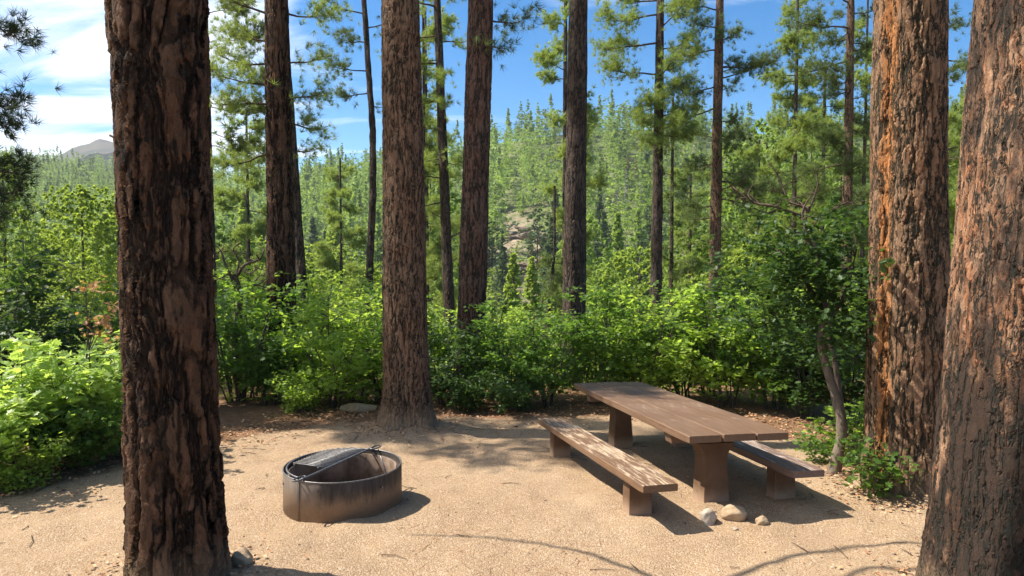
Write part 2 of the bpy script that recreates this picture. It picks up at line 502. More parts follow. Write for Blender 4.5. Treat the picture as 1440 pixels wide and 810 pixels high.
def ground_mat():
    m, t = new_mat('gravelly_dirt')
    tc = t.n('ShaderNodeTexCoord').outputs['Object']
    clear = t.n('ShaderNodeAttribute', attribute_name='clearing').outputs['Fac']
    rock = t.n('ShaderNodeAttribute', attribute_name='rock').outputs['Fac']
    n1 = t.noise(tc, 0.9, 5, 0.6)
    n2 = t.noise(tc, 9, 5, 0.7)
    n3 = t.noise(tc, 70, 4, 0.75)
    v = t.n('ShaderNodeTexVoronoi', {'Vector': tc, 'Scale': 125.0}, feature='F1')
    vs = t.n('ShaderNodeSeparateXYZ', {0: v.outputs['Color']})
    v2 = t.n('ShaderNodeTexVoronoi', {'Vector': tc, 'Scale': 55.0}, feature='F1')
    vs2 = t.n('ShaderNodeSeparateXYZ', {0: v2.outputs['Color']})
    dirt = t.mix(t.mrange(n1, 0.3, 0.7), (0.295, 0.202, 0.115), (0.395, 0.285, 0.175))
    dirt = t.mix(t.mrange(n2, 0.3, 0.75, 0, 0.5), dirt, (0.28, 0.175, 0.095))
    dirt = t.mix(t.mrange(t.noise(tc, 2.3, 6, 0.7), 0.45, 0.72, 0, 0.55), dirt, (0.25, 0.155, 0.09))
    dirt = t.mix(t.mrange(vs.outputs[0], 0.5, 1.0, 0, 0.8), dirt, (0.53, 0.41, 0.29))
    dirt = t.mix(t.mrange(vs.outputs[1], 0.72, 1.0, 0, 0.75), dirt, (0.17, 0.10, 0.06))
    dirt = t.mix(t.mrange(vs2.outputs[1], 0.9, 1.0, 0, 0.55), dirt, (0.54, 0.43, 0.32))
    dirt = t.mix(t.mrange(n3, 0.35, 0.8, 0, 0.4), dirt, (0.26, 0.165, 0.10))
    litter = t.mix(t.mrange(n2, 0.3, 0.7), (0.10, 0.058, 0.034), (0.24, 0.14, 0.08))
    litter = t.mix(t.mrange(vs2.outputs[0], 0.5, 1.0, 0, 0.6), litter, (0.32, 0.18, 0.10))
    g = t.noise(tc, 0.06, 5, 0.6)
    grass = t.mix(t.mrange(g, 0.35, 0.65), (0.065, 0.085, 0.032), (0.15, 0.155, 0.07))
    far = t.mrange(t.n('ShaderNodeSeparateXYZ', {0: tc}).outputs[1], 15.0, 35.0, 0, 1, True)
    other = t.mix(far, litter, grass)
    rr = t.noise(t.mapping(tc, scale=(0.35, 0.35, 1.4)), 1.0, 6, 0.7)
    rockc = t.mix(t.mrange(rr, 0.35, 0.62), (0.13, 0.09, 0.06), (0.34, 0.26, 0.195))
    rockc = t.mix(t.mrange(t.noise(tc, 0.22, 6, 0.75), 0.47, 0.56), rockc, (0.10, 0.13, 0.05))
    other = t.mix(rock, other, rockc)
    edge = t.mrange(t.math('ADD', clear, t.math('MULTIPLY', t.math('SUBTRACT', t.noise(tc, 2.6, 5, 0.7), 0.5), 0.9)), 0.3, 0.72, 0, 1, True)
    col = t.mix(edge, other, dirt)
    hgt = t.math('ADD', t.math('MULTIPLY', v.outputs['Distance'], -0.45), t.math('MULTIPLY', n2, 1.2))
    hgt = t.math('ADD', hgt, t.math('MULTIPLY', n3, 0.7))
    hgt = t.math('ADD', hgt, t.math('MULTIPLY', v2.outputs['Distance'], -0.5))
    finish(t, principled(t, col, 0.95, bump=hgt, bstr=0.9, bdist=0.012, spec=0.1))
    return m


GROUND = ground_mat()


def stone_mat(name, a, b, sc_=9):
    m, t = new_mat(name)
    tc = t.n('ShaderNodeTexCoord').outputs['Object']
    n1 = t.noise(tc, sc_, 6, 0.65); n2 = t.noise(tc, sc_ * 6, 4, 0.7)
    c = t.mix(t.mrange(n1, 0.32, 0.68), a, b)
    c = t.mix(t.mrange(n2, 0.55, 0.8, 0, 0.6), c, tuple(x * 0.45 for x in a))
    finish(t, principled(t, c, 0.9, bump=t.math('ADD', n1, t.math('MULTIPLY', n2, 0.4)), bstr=0.7, bdist=0.01 * 9 / sc_, spec=0.2))
    return m


STONE_PALE = stone_mat('stone_pale', (0.30, 0.24, 0.185), (0.46, 0.39, 0.31))
STONE_TAN = stone_mat('stone_tan', (0.27, 0.19, 0.115), (0.42, 0.31, 0.20))
STONE_CLIFF = stone_mat('stone_cliff', (0.14, 0.095, 0.065), (0.36, 0.28, 0.215), 0.6)
STONE_GREY = stone_mat('stone_grey', (0.34, 0.31, 0.27), (0.60, 0.56, 0.50), 0.35)


def wood_mat(name, paint, bare, worn, axis='y'):
    """painted timber, worn through in streaks along the grain"""
    m, t = new_mat(name)
    tc = t.n('ShaderNodeTexCoord').outputs['Object']
    grain = t.noise(t.mapping(tc, scale=(60, 2.2, 60)), 1.0, 5, 0.7)
    n1 = t.noise(t.mapping(tc, scale=(26, 3.6, 26)), 1.0, 5, 0.7)
    n2 = t.noise(tc, 1.6, 4, 0.6)
    col = t.mix(t.mrange(grain, 0.3, 0.7), tuple(x * 0.48 for x in paint), paint)
    col = t.mix(t.mrange(n2, 0.35, 0.7, 0, 0.35), col, (0.22, 0.15, 0.11))
    up = t.n('ShaderNodeSeparateXYZ', {0: t.n('ShaderNodeNewGeometry').outputs['Normal']}).outputs[2]
    top = t.mrange(up, 0.5, 0.9)
    wm = t.mrange(t.math('ADD', t.math('ADD', n1, t.math('MULTIPLY', grain, 0.55)), t.math('MULTIPLY', n2, 0.5)),
                  1.13 - worn, 1.23 - worn, 0, 0.95)
    wm = t.math('MULTIPLY', wm, top)
    col = t.mix(wm, col, t.mix(grain, bare, tuple(x * 0.7 for x in bare)))
    h = t.math('SUBTRACT', t.math('MULTIPLY', grain, 0.6), t.math('MULTIPLY', wm, 0.3))
    finish(t, principled(t, col, 0.62, bump=h, bstr=0.45, bdist=0.006, spec=0.35))
    return m


WOOD_TOP = wood_mat('painted_plank', (0.175, 0.098, 0.054), (0.40, 0.29, 0.18), -0.02)
WOOD_WORN = wood_mat('worn_plank', (0.19, 0.105, 0.055), (0.50, 0.385, 0.26), 0.115)
WOOD_GREY = wood_mat('weathered_plank', (0.20, 0.13, 0.10), (0.50, 0.42, 0.36), 0.07)


def concrete_paint():
    m, t = new_mat('brown_painted_concrete')
    tc = t.n('ShaderNodeTexCoord').outputs['Object']
    n1 = t.noise(tc, 5, 5, 0.6); n2 = t.noise(tc, 90, 4, 0.7)
    z = t.n('ShaderNodeSeparateXYZ', {0: tc}).outputs[2]
    c = t.mix(t.mrange(n1, 0.3, 0.7), (0.095, 0.053, 0.029), (0.145, 0.086, 0.050))
    dust = t.mrange(t.math('ADD', z, t.math('MULTIPLY', n1, -0.12)), 0.10, -0.08, 0, 0.8, True)
    c = t.mix(dust, c, (0.36, 0.25, 0.17))
    finish(t, principled(t, c, 0.85, bump=t.math('ADD', n1, t.math('MULTIPLY', n2, 0.5)), bstr=0.5, bdist=0.006, spec=0.2))
    return m


CONC = concrete_paint()


def steel_mat(name, grate=False):
    m, t = new_mat(name)
    tc = t.n('ShaderNodeTexCoord').outputs['Object']
    sp = t.n('ShaderNodeSeparateXYZ', {0: tc})
    n1 = t.noise(t.mapping(tc, scale=(14, 14, 3)), 1, 5, 0.65); n2 = t.noise(tc, 45, 4, 0.7); n3 = t.noise(tc, 3, 4, 0.6)
    if grate:
        c = t.mix(t.mrange(n2, 0.35, 0.7), (0.07, 0.065, 0.063), (0.22, 0.21, 0.205))
        finish(t, principled(t, c, 0.45, bump=n2, bstr=0.3, bdist=0.002, spec=0.5, metal=0.45))
        return m
    c = t.mix(t.mrange(n1, 0.35, 0.7), (0.028, 0.023, 0.020), (0.080, 0.062, 0.050))
    # grey dust on the drum's left side, its sunlit paleness put into the colour
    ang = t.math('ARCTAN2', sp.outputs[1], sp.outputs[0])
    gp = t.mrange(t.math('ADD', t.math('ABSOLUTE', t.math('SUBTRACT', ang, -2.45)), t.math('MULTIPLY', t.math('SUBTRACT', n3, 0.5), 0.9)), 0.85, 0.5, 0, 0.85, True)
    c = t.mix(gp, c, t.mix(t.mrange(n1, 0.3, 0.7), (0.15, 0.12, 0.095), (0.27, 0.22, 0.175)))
    rust = t.mrange(t.math('ADD', sp.outputs[2], t.math('MULTIPLY', t.math('ADD', n1, t.math('MULTIPLY', n3, 0.6)), -0.26)), 0.08, -0.08, 0, 0.92, True)
    c = t.mix(rust, c, t.mix(n2, (0.15, 0.095, 0.06), (0.30, 0.215, 0.145)))
    finish(t, principled(t, c, 0.6, bump=t.math('ADD', n1, t.math('MULTIPLY', n2, 0.4)), bstr=0.35, bdist=0.004, spec=0.45, metal=0.25))
    return m


STEEL = steel_mat('sooty_steel')
GRATE = steel_mat('grate_steel', True)


def inner_mat():
    m, t = new_mat('rusty_inner_steel')
    tc = t.n('ShaderNodeTexCoord').outputs['Object']
    n1 = t.noise(t.mapping(tc, scale=(6, 6, 3)), 1, 6, 0.65); n2 = t.noise(tc, 30, 4, 0.7)
    c = t.mix(t.mrange(n1, 0.35, 0.65), (0.13, 0.085, 0.058), (0.36, 0.26, 0.19))
    c = t.mix(t.mrange(n2, 0.5, 0.8, 0, 0.5), c, (0.07, 0.045, 0.035))
    finish(t, principled(t, c, 0.75, bump=n1, bstr=0.3, bdist=0.004, spec=0.3))
    return m


INNER = inner_mat()
ASH, _t = new_mat('ash')
_tc = _t.n('ShaderNodeTexCoord').outputs['Object']
_n = _t.noise(_tc, 14, 6, 0.7)
finish(_t, principled(_t, _t.mix(_t.mrange(_n, 0.35, 0.65), (0.045, 0.04, 0.037), (0.22, 0.20, 0.18)), 0.95, bump=_n, bstr=1, bdist=0.03))

# ------------------------------------------------------------------ ground sheet


def axis(fine0, fine1, step, far0, far1, grow=1.09):
    a = list(np.arange(fine0, fine1 + 1e-6, step))
    s = step
    while a[-1] < far1:
        s = min(s * grow, 12.0); a.append(a[-1] + s)
    s = step; b = []
    c = a[0]
    while c > far0:
        s = min(s * grow, 12.0); c -= s; b.append(c)
    return np.array(b[::-1] + a)


EDGE_X = np.array([-30, -8, -6.5, -5, -4.2, -3.4, -2, 0, 1.5, 3, 4.2, 5, 8, 30])
EDGE_Y = np.array([5.2, 5.5, 6.2, 7.1, 8.6, 10.3, 11.0, 11.2, 11.6, 11.0, 9.0, 8.2, 7.5, 7.0])


def clearing(x, y):
    e = np.interp(x, EDGE_X, EDGE_Y)
    return 1 - sstep(e - 1.9, e + 0.7, y)


gx = axis(-7.5, 7.5, 0.07, -950, 950)
gy = axis(3.2, 13.0, 0.07, -60, 900)
X, Y = np.meshgrid(gx, gy)
Zt = terrain(X, Y)
near = np.clip(1 - (Y - 13) / 4, 0, 1)
Zt = Zt + near * (0.020 * fbm(X * 2.3, Y * 2.3, 3) + 0.007 * fbm(X * 7, Y * 7, 2))


def mound(cx, cy, r, h):
    global Zt
    Zt = Zt + h * np.exp(-((X - cx) ** 2 + (Y - cy) ** 2) / r ** 2)


mound(-1.52, 9.75, 0.75, 0.10)
mound(3.95, 6.9, 0.9, 0.08)
mound(-2.35, 4.6, 0.8, 0.06)
nx, ny = len(gx), len(gy)
V = np.stack([X, Y, Zt], -1).reshape(-1, 3)
ii = (np.arange(ny - 1)[:, None] * nx + np.arange(nx - 1)[None]).ravel()
Fq = np.stack([ii, ii + 1, ii + nx + 1, ii + nx], -1)
g = MB(); g.add(V, Fq)
gm = g.mesh('ground', GROUND, smooth=True)
for nm, arr in (('clearing', clearing(X, Y)), ('rock', hill_mask_rock(X, Y))):
    a_ = gm.attributes.new(nm, 'FLOAT', 'POINT'); a_.data.foreach_set('value', arr.ravel().astype(np.float32))
tag(link('ground', gm), 'tan gravelly clearing falling to a wooded valley and hillside', kind='structure')

from mathutils.bvhtree import BVHTree


def surf(x, y):
    """height of the ground sheet as meshed"""
    ix = int(np.clip(np.searchsorted(gx, x) - 1, 0, nx - 2)); iy = int(np.clip(np.searchsorted(gy, y) - 1, 0, ny - 2))
    fx = (x - gx[ix]) / (gx[ix + 1] - gx[ix]); fy = (y - gy[iy]) / (gy[iy + 1] - gy[iy])
    return float((Zt[iy, ix] * (1 - fx) + Zt[iy, ix + 1] * fx) * (1 - fy) + (Zt[iy + 1, ix] * (1 - fx) + Zt[iy + 1, ix + 1] * fx) * fy)


# distant rocky mountain beyond the left ridge
mm = MB()
mx_ = np.linspace(-1250, -500, 90); my_ = np.linspace(1150, 1500, 40)
MX, MY = np.meshgrid(mx_, my_)
prof = np.interp(720 + MX / MY * F_PX, [-200, 20, 80, 118, 145, 175, 240, 330], [120, 165, 186, 206, 218, 212, 190, 130])
MZ = prof * (1 - ((MY - 1280) / 240.0) ** 2 * 0.6) + 7 * fbm(MX * 0.02, MY * 0.02, 5)
mi_ = (np.arange(39)[:, None] * 90 + np.arange(89)[None]).ravel()
mm.add(np.stack([MX, MY, MZ], -1).reshape(-1, 3), np.stack([mi_, mi_ + 1, mi_ + 91, mi_ + 90], -1))
MTN = stone_mat('mountain_rock', (0.025, 0.036, 0.026), (0.095, 0.070, 0.055), 0.02)
tag(mm.obj('hills', MTN, smooth=True), 'distant bare rocky peak above the far left ridge', kind='structure')

# ------------------------------------------------------------------ foliage templates
rng = np.random.default_rng(11)


def tuft_template(n, L, wd, seed):
    r = np.random.default_rng(seed)
    v = []; f = []
    for i in range(n):
        th = r.uniform(0.15, 1.35); ph = r.uniform(0, 2 * np.pi)
        d = np.array([math.sin(th) * math.cos(ph), math.sin(th) * math.sin(ph), math.cos(th)])
        s = np.cross(d, r.normal(size=3)); s /= np.linalg.norm(s)
        l = L * r.uniform(0.75, 1.1)
        b = r.normal(size=3) * L * 0.06
        v += [b - s * wd / 2, b + s * wd / 2, b + d * l + np.array([0, 0, -0.1 * l])]
        f.append([3 * i, 3 * i + 1, 3 * i + 2])
    return np.array(v), np.array(f)


TUFT = tuft_template(22, 0.20, 0.011, 1)
TUFT_W = tuft_template(20, 0.25, 0.020, 2)


def align_rots(dirs, r):
    """rotations taking +z to each dir with random roll"""
    n = len(dirs)
    d = dirs / np.linalg.norm(dirs, axis=1, keepdims=True)
    a = np.cross(d, r.normal(size=(n, 3))); a /= np.linalg.norm(a, axis=1, keepdims=True)
    b = np.cross(d, a)
    return np.stack([a, b, d], -1)


def limb_curve(o, az, L, rise, r, droop=0.15, n=7):
    pts = []
    a = az; bend = r.uniform(-0.5, 0.5)
    p = Vector(o)
    for i in range(n):
        t = i / (n - 1)
        pts.append(p.copy())
        el = rise - droop * 4.5 * t * (1 - t) + 0.7 * t * t + r.uniform(-.15, .15)
        a2 = az + bend * 1.6 * t + r.uniform(-0.25, 0.25)
        p = p + Vector((math.cos(a2) * math.cos(el), math.sin(a2) * math.cos(el), math.sin(el))) * (L / (n - 1))
    return pts


def pine_limb(o, az, L, rise, thick, r, dens=1.0, tufts=True):
    """returns (mesh builder of the limb with its twigs, tuft positions, tuft directions)"""
    mb = MB(); P = []; D = []
    pts = limb_curve(o, az, L, rise, r)
    n = len(pts)
    mb.tube(pts, [thick * (1 - 0.8 * i / (n - 1)) for i in range(n)], 5)
    k = int(max(4, L * 8.0 * dens))
    for j in range(k):
        t = r.uniform(0.28, 0.97); q = t * (n - 1); i0 = int(q); fr = q - i0
        b = pts[i0].lerp(pts[min(i0 + 1, n - 1)], fr)
        d = (pts[min(i0 + 1, n - 1)] - pts[i0]).normalized() if i0 < n - 1 else (pts[-1] - pts[-2]).normalized()
        sgn = r.choice([-1, 1])
        side = Vector((-d.y * sgn, d.x * sgn, r.uniform(-0.7, 0.9)))
        td = (d * 0.7 + side * r.uniform(0.5, 1.0)).normalized()
        tl = L * r.uniform(0.16, 0.40) * (1.2 - 0.5 * t)
        tp = [b, b + td * tl * 0.5 + Vector((0, 0, -0.03 * tl)), b + td * tl + Vector((0, 0, 0.12 * tl))]
        mb.tube(tp, [thick * 0.28, thick * 0.2, thick * 0.1], 3, cap=False)
        m = 3 if tl > 0.25 else 2
        for u in np.linspace(0.45, 1.0, m):
            P.append(tp[0].lerp(tp[2], u) + Vector(r.normal(size=3) * 0.03)); D.append(td + Vector((0, 0, 0.45)))
    P.append(pts[-1]); D.append((pts[-1] - pts[-2]).normalized() + Vector((0, 0, .3)))
    return mb, P, D


def trunk_mesh(name, mat, path, radii, nseg, rows, flare=0.0, groove=0.0, seed=0, top=None):
    """path: list of (z, x, y); radii: list of (z, r). dense rows for near trunks"""
    r = np.random.default_rng(seed)
    z0 = path[0][0]; z1 = path[-1][0]
    zs = rows
    px_ = np.interp(zs, [p[0] for p in path], [p[1] for p in path])
    py_ = np.interp(zs, [p[0] for p in path], [p[2] for p in path])
    rr = np.interp(zs, [q[0] for q in radii], [q[1] for q in radii])
    th = np.linspace(0, 2 * np.pi, nseg, endpoint=False)
    ph = r.uniform(0, 6.28, 6)
    shape = 1 + 0.035 * np.cos(2 * th + ph[0]) + 0.025 * np.cos(3 * th + ph[1])
    A, Zg = np.meshgrid(th, zs)
    Rg = rr[:, None] * (shape[None] + 0.02 * np.sin(Zg * 1.7 + 3 * np.cos(A + ph[2])))
    if flare:
        fl = np.exp(-(Zg + 0.05) / 0.32)
        root = 0.55 + 0.45 * np.cos(5 * A + ph[3]) * 0.9 + 0.2 * np.cos(3 * A + ph[4])
        Rg = Rg + flare * fl * (0.5 + root)
    if groove:
        g_ = np.exp(-(np.angle(np.exp(1j * (A - groove))) / 0.16) ** 2)
        Rg = Rg * (1 - 0.16 * g_)
    VX = px_[:, None] + Rg * np.cos(A); VY = py_[:, None] + Rg * np.sin(A)
    mb = MB()
    n = nseg; m = len(zs)
    i = np.arange(m - 1)[:, None] * n; k = np.arange(n)[None]; k2 = (k + 1) % n
    mb.add(np.stack([VX, VY, Zg], -1).reshape(-1, 3), np.stack([i + k, i + k2, i + n + k2, i + n + k], -1).reshape(-1, 4))
    return mb.mesh(name, mat, smooth=True)


PINES = []


def pine(px, D, w_px, label, mat=None, needles=None, base=None, top=None, lean=0.0, H=17, seed=0, near=False,
         limbs=(), auto=None, flare=0.0, groove=0.0, wob=0.0, leany=0.0, dens=1.0, highcrown=True, name='pine_tree', cat='pine tree',
         group='tall pines around the clearing', taper=0.35, tuftscale=1.0, wmesh=False, t1=False, rfix=()):
    """px: photo x of the trunk at eye level, D: depth, w_px: trunk width in photo pixels at eye level,
    lean: sideways metres per metre of height. limbs: (photo y, azimuth deg, length m, rise deg);
    auto: (z0, z1, count, length) extra limbs."""
    r = np.random.default_rng(100 + seed)
    mat = mat or BARK_FAR; needles = needles or NEEDLE
    x = px2x(px, D); z = surf(x, D) - 0.05
    # shift so that the trunk passes px at eye level
    x -= lean * (CAM_H - z)
    r0 = w_px / F_PX * D / 2
    root = empty(name, (x, D, z), label, cat, group)
    N = 10
    hs = np.linspace(0, H, N)
    ox = wob * np.sin(hs * 0.7 + seed) - wob * math.sin(seed); oy = leany * hs
    path = [(h, lean * h + ox[i], oy[i]) for i, h in enumerate(hs)]
    radii = [(0, r0 * 1.10), (0.6, r0 * 1.03), (2, r0)] + [(a_, r0 * b_) for a_, b_ in rfix] + [(H, r0 * taper)]
    if near:
        circ = 2 * math.pi * r0; nseg = near
        step = circ / nseg
        rows = np.concatenate([np.arange(-0.25, 6.2, step * 1.15), np.linspace(6.3, H, 60)])
    else:
        nseg = 20 if w_px > 12 else 10
        rows = np.concatenate([np.linspace(-0.4, 8, 60), np.linspace(8.2, H, 24)])
    me = trunk_mesh('trunk', mat, path, radii, nseg, rows, flare, groove, seed)
    link('trunk', me, root)
    P = []; Dd = []
    path_at = lambda h: Vector((np.interp(h, hs, [p[1] for p in path]), np.interp(h, hs, [p[2] for p in path]), h))
    L = []
    for (pyy, azd, ln, rise) in limbs:
        zt = at(px, pyy, D).z - z
        L.append((zt, R(azd), ln, R(rise)))
    if auto:
        for i in range(auto[2]):
            t = (i + r.random()) / auto[2]
            h = auto[0] + (auto[1] - auto[0]) * t
            L.append((h, r.uniform(0, 6.283), auto[3] * r.uniform(0.55, 1.15) * (1.0 - 0.35 * t), R(r.uniform(-12, 28))))
    if highcrown:
        for i in range(14):
            h = H * (0.68 + 0.31 * i / 14)
            L.append((h, r.uniform(0, 6.283), 2.0 * r.uniform(0.6, 1.1) * (1.2 - 0.6 * i / 14), R(r.uniform(5, 40))))
    for (h, az, ln, rise) in L:
        if h > H: continue
        o = path_at(h)
        mb, p, d = pine_limb(o, az, ln, rise, max(0.011, min(r0 * 0.22, 0.012 + ln * 0.012)), r, dens)
        mb.obj('limb', LIMB, root, smooth=True)
        P += p; Dd += d
    if t1:      # unseen bare forked limb added to cast branch shadows on the ground, and two broken stubs
        for q in ([(-.1, .12, 4.7), (-.3, .35, 4.85), (-.7, .75, 5.0), (-1.1, 1.1, 5.08), (-1.5, 1.3, 5.15), (-2.0, 1.4, 5.2), (-2.7, 1.45, 5.3)], [(-.2, .3, 4.80), (0, .65, 4.95), (.4, 1.0, 5.05), (.9, 1.28, 5.1), (1.4, 1.36, 5.2), (1.9, 1.28, 5.4), (2.3, 1.2, 5.6)],
                  [(-.1, .5, 5.6), (.4, .9, 5.75), (1.3, 1.0, 5.9), (2.2, 1.2, 6.3)], [(-.24, 0, 2.95), (-.33, -.03, 2.98), (-.37, -.03, 3.0)]):
            q = [(a_, b_ + (0.28 if c_ > 4.72 else 0), c_) for a_, b_, c_ in q]
            mb = MB(); mb.tube(q, [0.03 * (1 - 0.7 * i / len(q)) if q[0][2] > 4 else .008 for i in range(len(q))], 6)
            mb.obj('limb', LIMB, root, smooth=True)
    if P:
        P = np.array([tuple(q) for q in P]); Dd = np.array([tuple(q) for q in Dd])
        # doubled, jittered tufts
        P = np.concatenate([P, P + r.normal(size=P.shape) * 0.13, P + r.normal(size=P.shape) * 0.19]); Dd = np.concatenate([Dd, Dd + r.normal(size=Dd.shape) * 0.5, Dd + r.normal(size=Dd.shape) * 0.7])
        cb = MB()
        T = TUFT_W if (wmesh or D > 24) else TUFT
        scatter(cb, T[0], T[1], P, align_rots(Dd, r), r.uniform(0.75, 1.15, len(P)) * tuftscale)
        cb.obj('crown', needles, root)
    PINES.append(root)
    return root


# ------------------------------------------------------------------ the trees round the clearing (photo x, depth, width in photo px)
pine(235, 4.50, 110, 'thick dark-barked pine trunk in the left foreground, furrowed bark and a sunlit left edge', mat=BARK_DARK, near=170,
     lean=-0.014, flare=0.015, seed=1, H=17, t1=True, rfix=((1.2, .97), (3, 1.0), (4.2, 1.03), (6, 1.0)))
pine(396, 13.6, 36, 'dark straight pine rising from the shrubs left of the fire ring', mat=BARK_DARK, near=60, lean=-0.004,
     seed=2, H=19, limbs=((60, 170, 1.5, 18), (120, 185, 1.3, 5), (170, 20, 1.0, -5), (215, 175, 1.3, -12), (90, 10, 0.9, 12), (20, 30, 1.2, 10), (30, 200, 1.5, 25), (90, 160, 1.5, 10), (150, 200, 1.5, 0), (140, -20, 1.0, 0)), tuftscale=0.85, dens=1.2, needles=NEEDLE_L)
pine(569, 9.75, 57, 'brown-barked pine with flared pale base directly behind the fire ring', mat=BARK_MID, near=110, lean=-0.008,
     flare=0.11, seed=3, H=18)
pine(666, 13.0, 37, 'reddish pine with a sunlit left edge, leaning right, second from the fire ring', mat=BARK_RED, near=60, lean=0.032,
     seed=4, H=19, taper=0.6, limbs=((30, 10, 0.9, 0), (60, 0, 0.6, -15)))
pine(808, 14.0, 31, 'nearly black straight pine trunk in the middle, above the far end of the table', mat=BARK_FAR, near=50, lean=0.010,
     seed=5, H=19)
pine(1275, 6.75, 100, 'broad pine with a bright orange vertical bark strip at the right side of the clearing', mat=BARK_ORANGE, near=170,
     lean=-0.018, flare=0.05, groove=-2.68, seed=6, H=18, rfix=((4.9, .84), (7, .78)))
pine(1466, 4.15, 218, 'massive flaky orange-and-black-barked pine cut off by the right edge of the photo', mat=BARK_PINK, near=240,
     lean=0.045, flare=0.02, seed=7, H=17)
# second line, on the bank
pine(300, 19, 7, 'very thin pole-like pine just right of the dark foreground trunk', seed=8, H=15, highcrown=False, lean=-0.01,
     limbs=((20, 20, 1.4, 20), (60, 0, 1.6, 8), (100, 15, 1.7, 0), (150, -10, 1.6, -5), (185, 5, 1.2, -15), (70, 200, .8, 10), (205, 10, 1.0, -10)), wmesh=True)
pine(424, 17, 13, 'slender slanting pine close behind the dark pine left of the fire ring', seed=9, H=12, lean=-0.06, highcrown=False, wob=0.02,
     limbs=((215, 10, 0.7, 10),))
pine(519, 18, 10.5, 'thin wavy black pine stem between the two big left-hand pines', seed=10, H=15, lean=-0.004, wob=0.10, highcrown=False,
     limbs=((20, 190, 1.1, 10), (60, 150, 1.0, 10), (100, 200, 1.1, 0), (130, 170, 0.9, -8), (40, 10, 0.7, 15), (150, 0, 0.5, 0)))
pine(629, 20, 15, 'dark medium pine leaning left between the flared pine and the reddish pine', seed=11, H=17, lean=-0.035,
     limbs=((10, 200, 1.6, 10), (50, 160, 1.3, 0), (90, 190, 1.5, 5), (140, 170, 1.0, -5), (60, 10, 1.1, 5), (230, 195, 0.9, -10)), auto=(3.5, 9.5, 14, 1.3), needles=NEEDLE_L)
pine(597, 23, 5, 'spindly dead-looking pine pole behind the flared pine', seed=12, H=16, highcrown=False, needles=NEEDLE_L,
     auto=(1, 14, 18, 0.9), dens=0.6)
pine(779, 26, 8, 'thin bare pine stem slanting right, left of the black middle trunk', seed=13, H=5.6, lean=0.11, highcrown=False,
     auto=(3.4, 5.5, 11, 0.8), dens=.9)
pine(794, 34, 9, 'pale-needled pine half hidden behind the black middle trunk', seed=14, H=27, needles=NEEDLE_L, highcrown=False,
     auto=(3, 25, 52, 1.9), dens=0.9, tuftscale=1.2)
pine(923, 21, 17, 'straight pine with a bright bushy clump of needles beside its upper trunk', seed=15, H=17, lean=0.006,
     highcrown=False,
     limbs=((20, 185, 1.7, -10), (60, 175, 1.9, -5), (105, 190, 1.7, 0), (150, 200, .8, -15), (70, 10, 1.0, 20), (40, -60, 1.3, 20), (90, -30, 1.2, 10),
            (110, -80, 1.0, 15), (135, -50, 1.2, 10), (155, -100, 1.1, 5), (165, -20, 1.1, 5), (180, -70, 1.2, 0), (200, -110, 1.0, -5), (190, 10, 1.0, 5),
            (150, -75, 1.0, 30), (175, -140, 1.0, 0), (195, -45, 1.1, 5), (10, 30, 1.4, 10), (0, 140, 1.5, 10)), needles=NEEDLE_L, dens=1.6)
pine(944, 30, 7.5, 'thin dark pine stem close beside the bushy-clumped pine', seed=16, H=14, highcrown=False, auto=(6, 13.5, 12, 1.0))
pine(1005, 21.5, 17, 'pine with curving bare limbs and a sunlit lower trunk behind the table', seed=17, H=17, lean=0.006, mat=BARK_MID,
     highcrown=False,
     limbs=((15, 170, 1.3, 20), (40, 200, 1.2, 5), (70, 175, 1.5, 0), (110, 10, 1.5, 15), (120, 170, 1.4, -15), (150, 185, 1.6, -18), (95, 0, 1.7, 0),
            (60, 20, 1.0, 30), (190, -20, 1.0, -10), (210, -70, 0.9, -5), (240, 10, 1.2, -5), (255, 0, 2.3, -8), (280, -30, 1.3, -10), (230, 190, 1.0, -10)), auto=(4.5, 11, 12, 1.3))
pine(1115, 28, 8, 'slim straight pale-needled pine standing alone against the sky on the right', seed=18, H=17, needles=NEEDLE_L, highcrown=False,
     auto=(5.5, 16.5, 40, 1.5), dens=1.0)
pine(1190, 22, 15, 'pine with long limbs reaching left, beside the orange-striped trunk', seed=19, H=17, lean=-0.004, mat=BARK_MID, needles=NEEDLE, highcrown=False,
     limbs=((40, 180, 1.8, 5), (85, 175, 1.9, -8), (20, 0, 0.9, 10), (60, 0, 0.8, -5), (130, 190, 1.0, -10), (170, 0, 0.7, -8), (200, 200, 1.2, -5),
            (5, 200, 1.6, 20), (230, 170, 1.5, -10), (260, 185, 1.4, -10)), auto=(4.5, 12, 22, 1.5))
pine(1212, 27, 6, 'thin pale-needled pine pole touching the left edge of the orange-striped trunk', seed=20, H=16, needles=NEEDLE_L, highcrown=False,
     auto=(4, 15.5, 22, 1.3))
pine(1318, 19, 16, 'dark pine seen in the gap behind the orange-striped trunk', seed=21, H=16, needles=NEEDLE, mat=BARK_MID, highcrown=False,
     auto=(5.5, 12, 16, 1.4))
pine(1362, 30, 9, 'light green pine in the gap between the two biggest right-hand trunks', seed=22, H=15, needles=NEEDLE_L, highcrown=False,
     auto=(4, 14, 30, 2.2), tuftscale=1.3)
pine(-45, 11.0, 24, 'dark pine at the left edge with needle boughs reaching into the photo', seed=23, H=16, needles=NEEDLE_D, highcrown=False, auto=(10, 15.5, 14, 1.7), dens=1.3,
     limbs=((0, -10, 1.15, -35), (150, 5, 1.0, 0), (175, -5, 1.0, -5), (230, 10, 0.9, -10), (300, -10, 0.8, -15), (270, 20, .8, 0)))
pr1 = pine(600, 33, 8, 'pale tall pine whose boughs show just right of the flared pine', seed=40, H=20, needles=NEEDLE_L, highcrown=False, auto=(2.5, 19.5, 46, 2.0), dens=0.8, tuftscale=1.3)
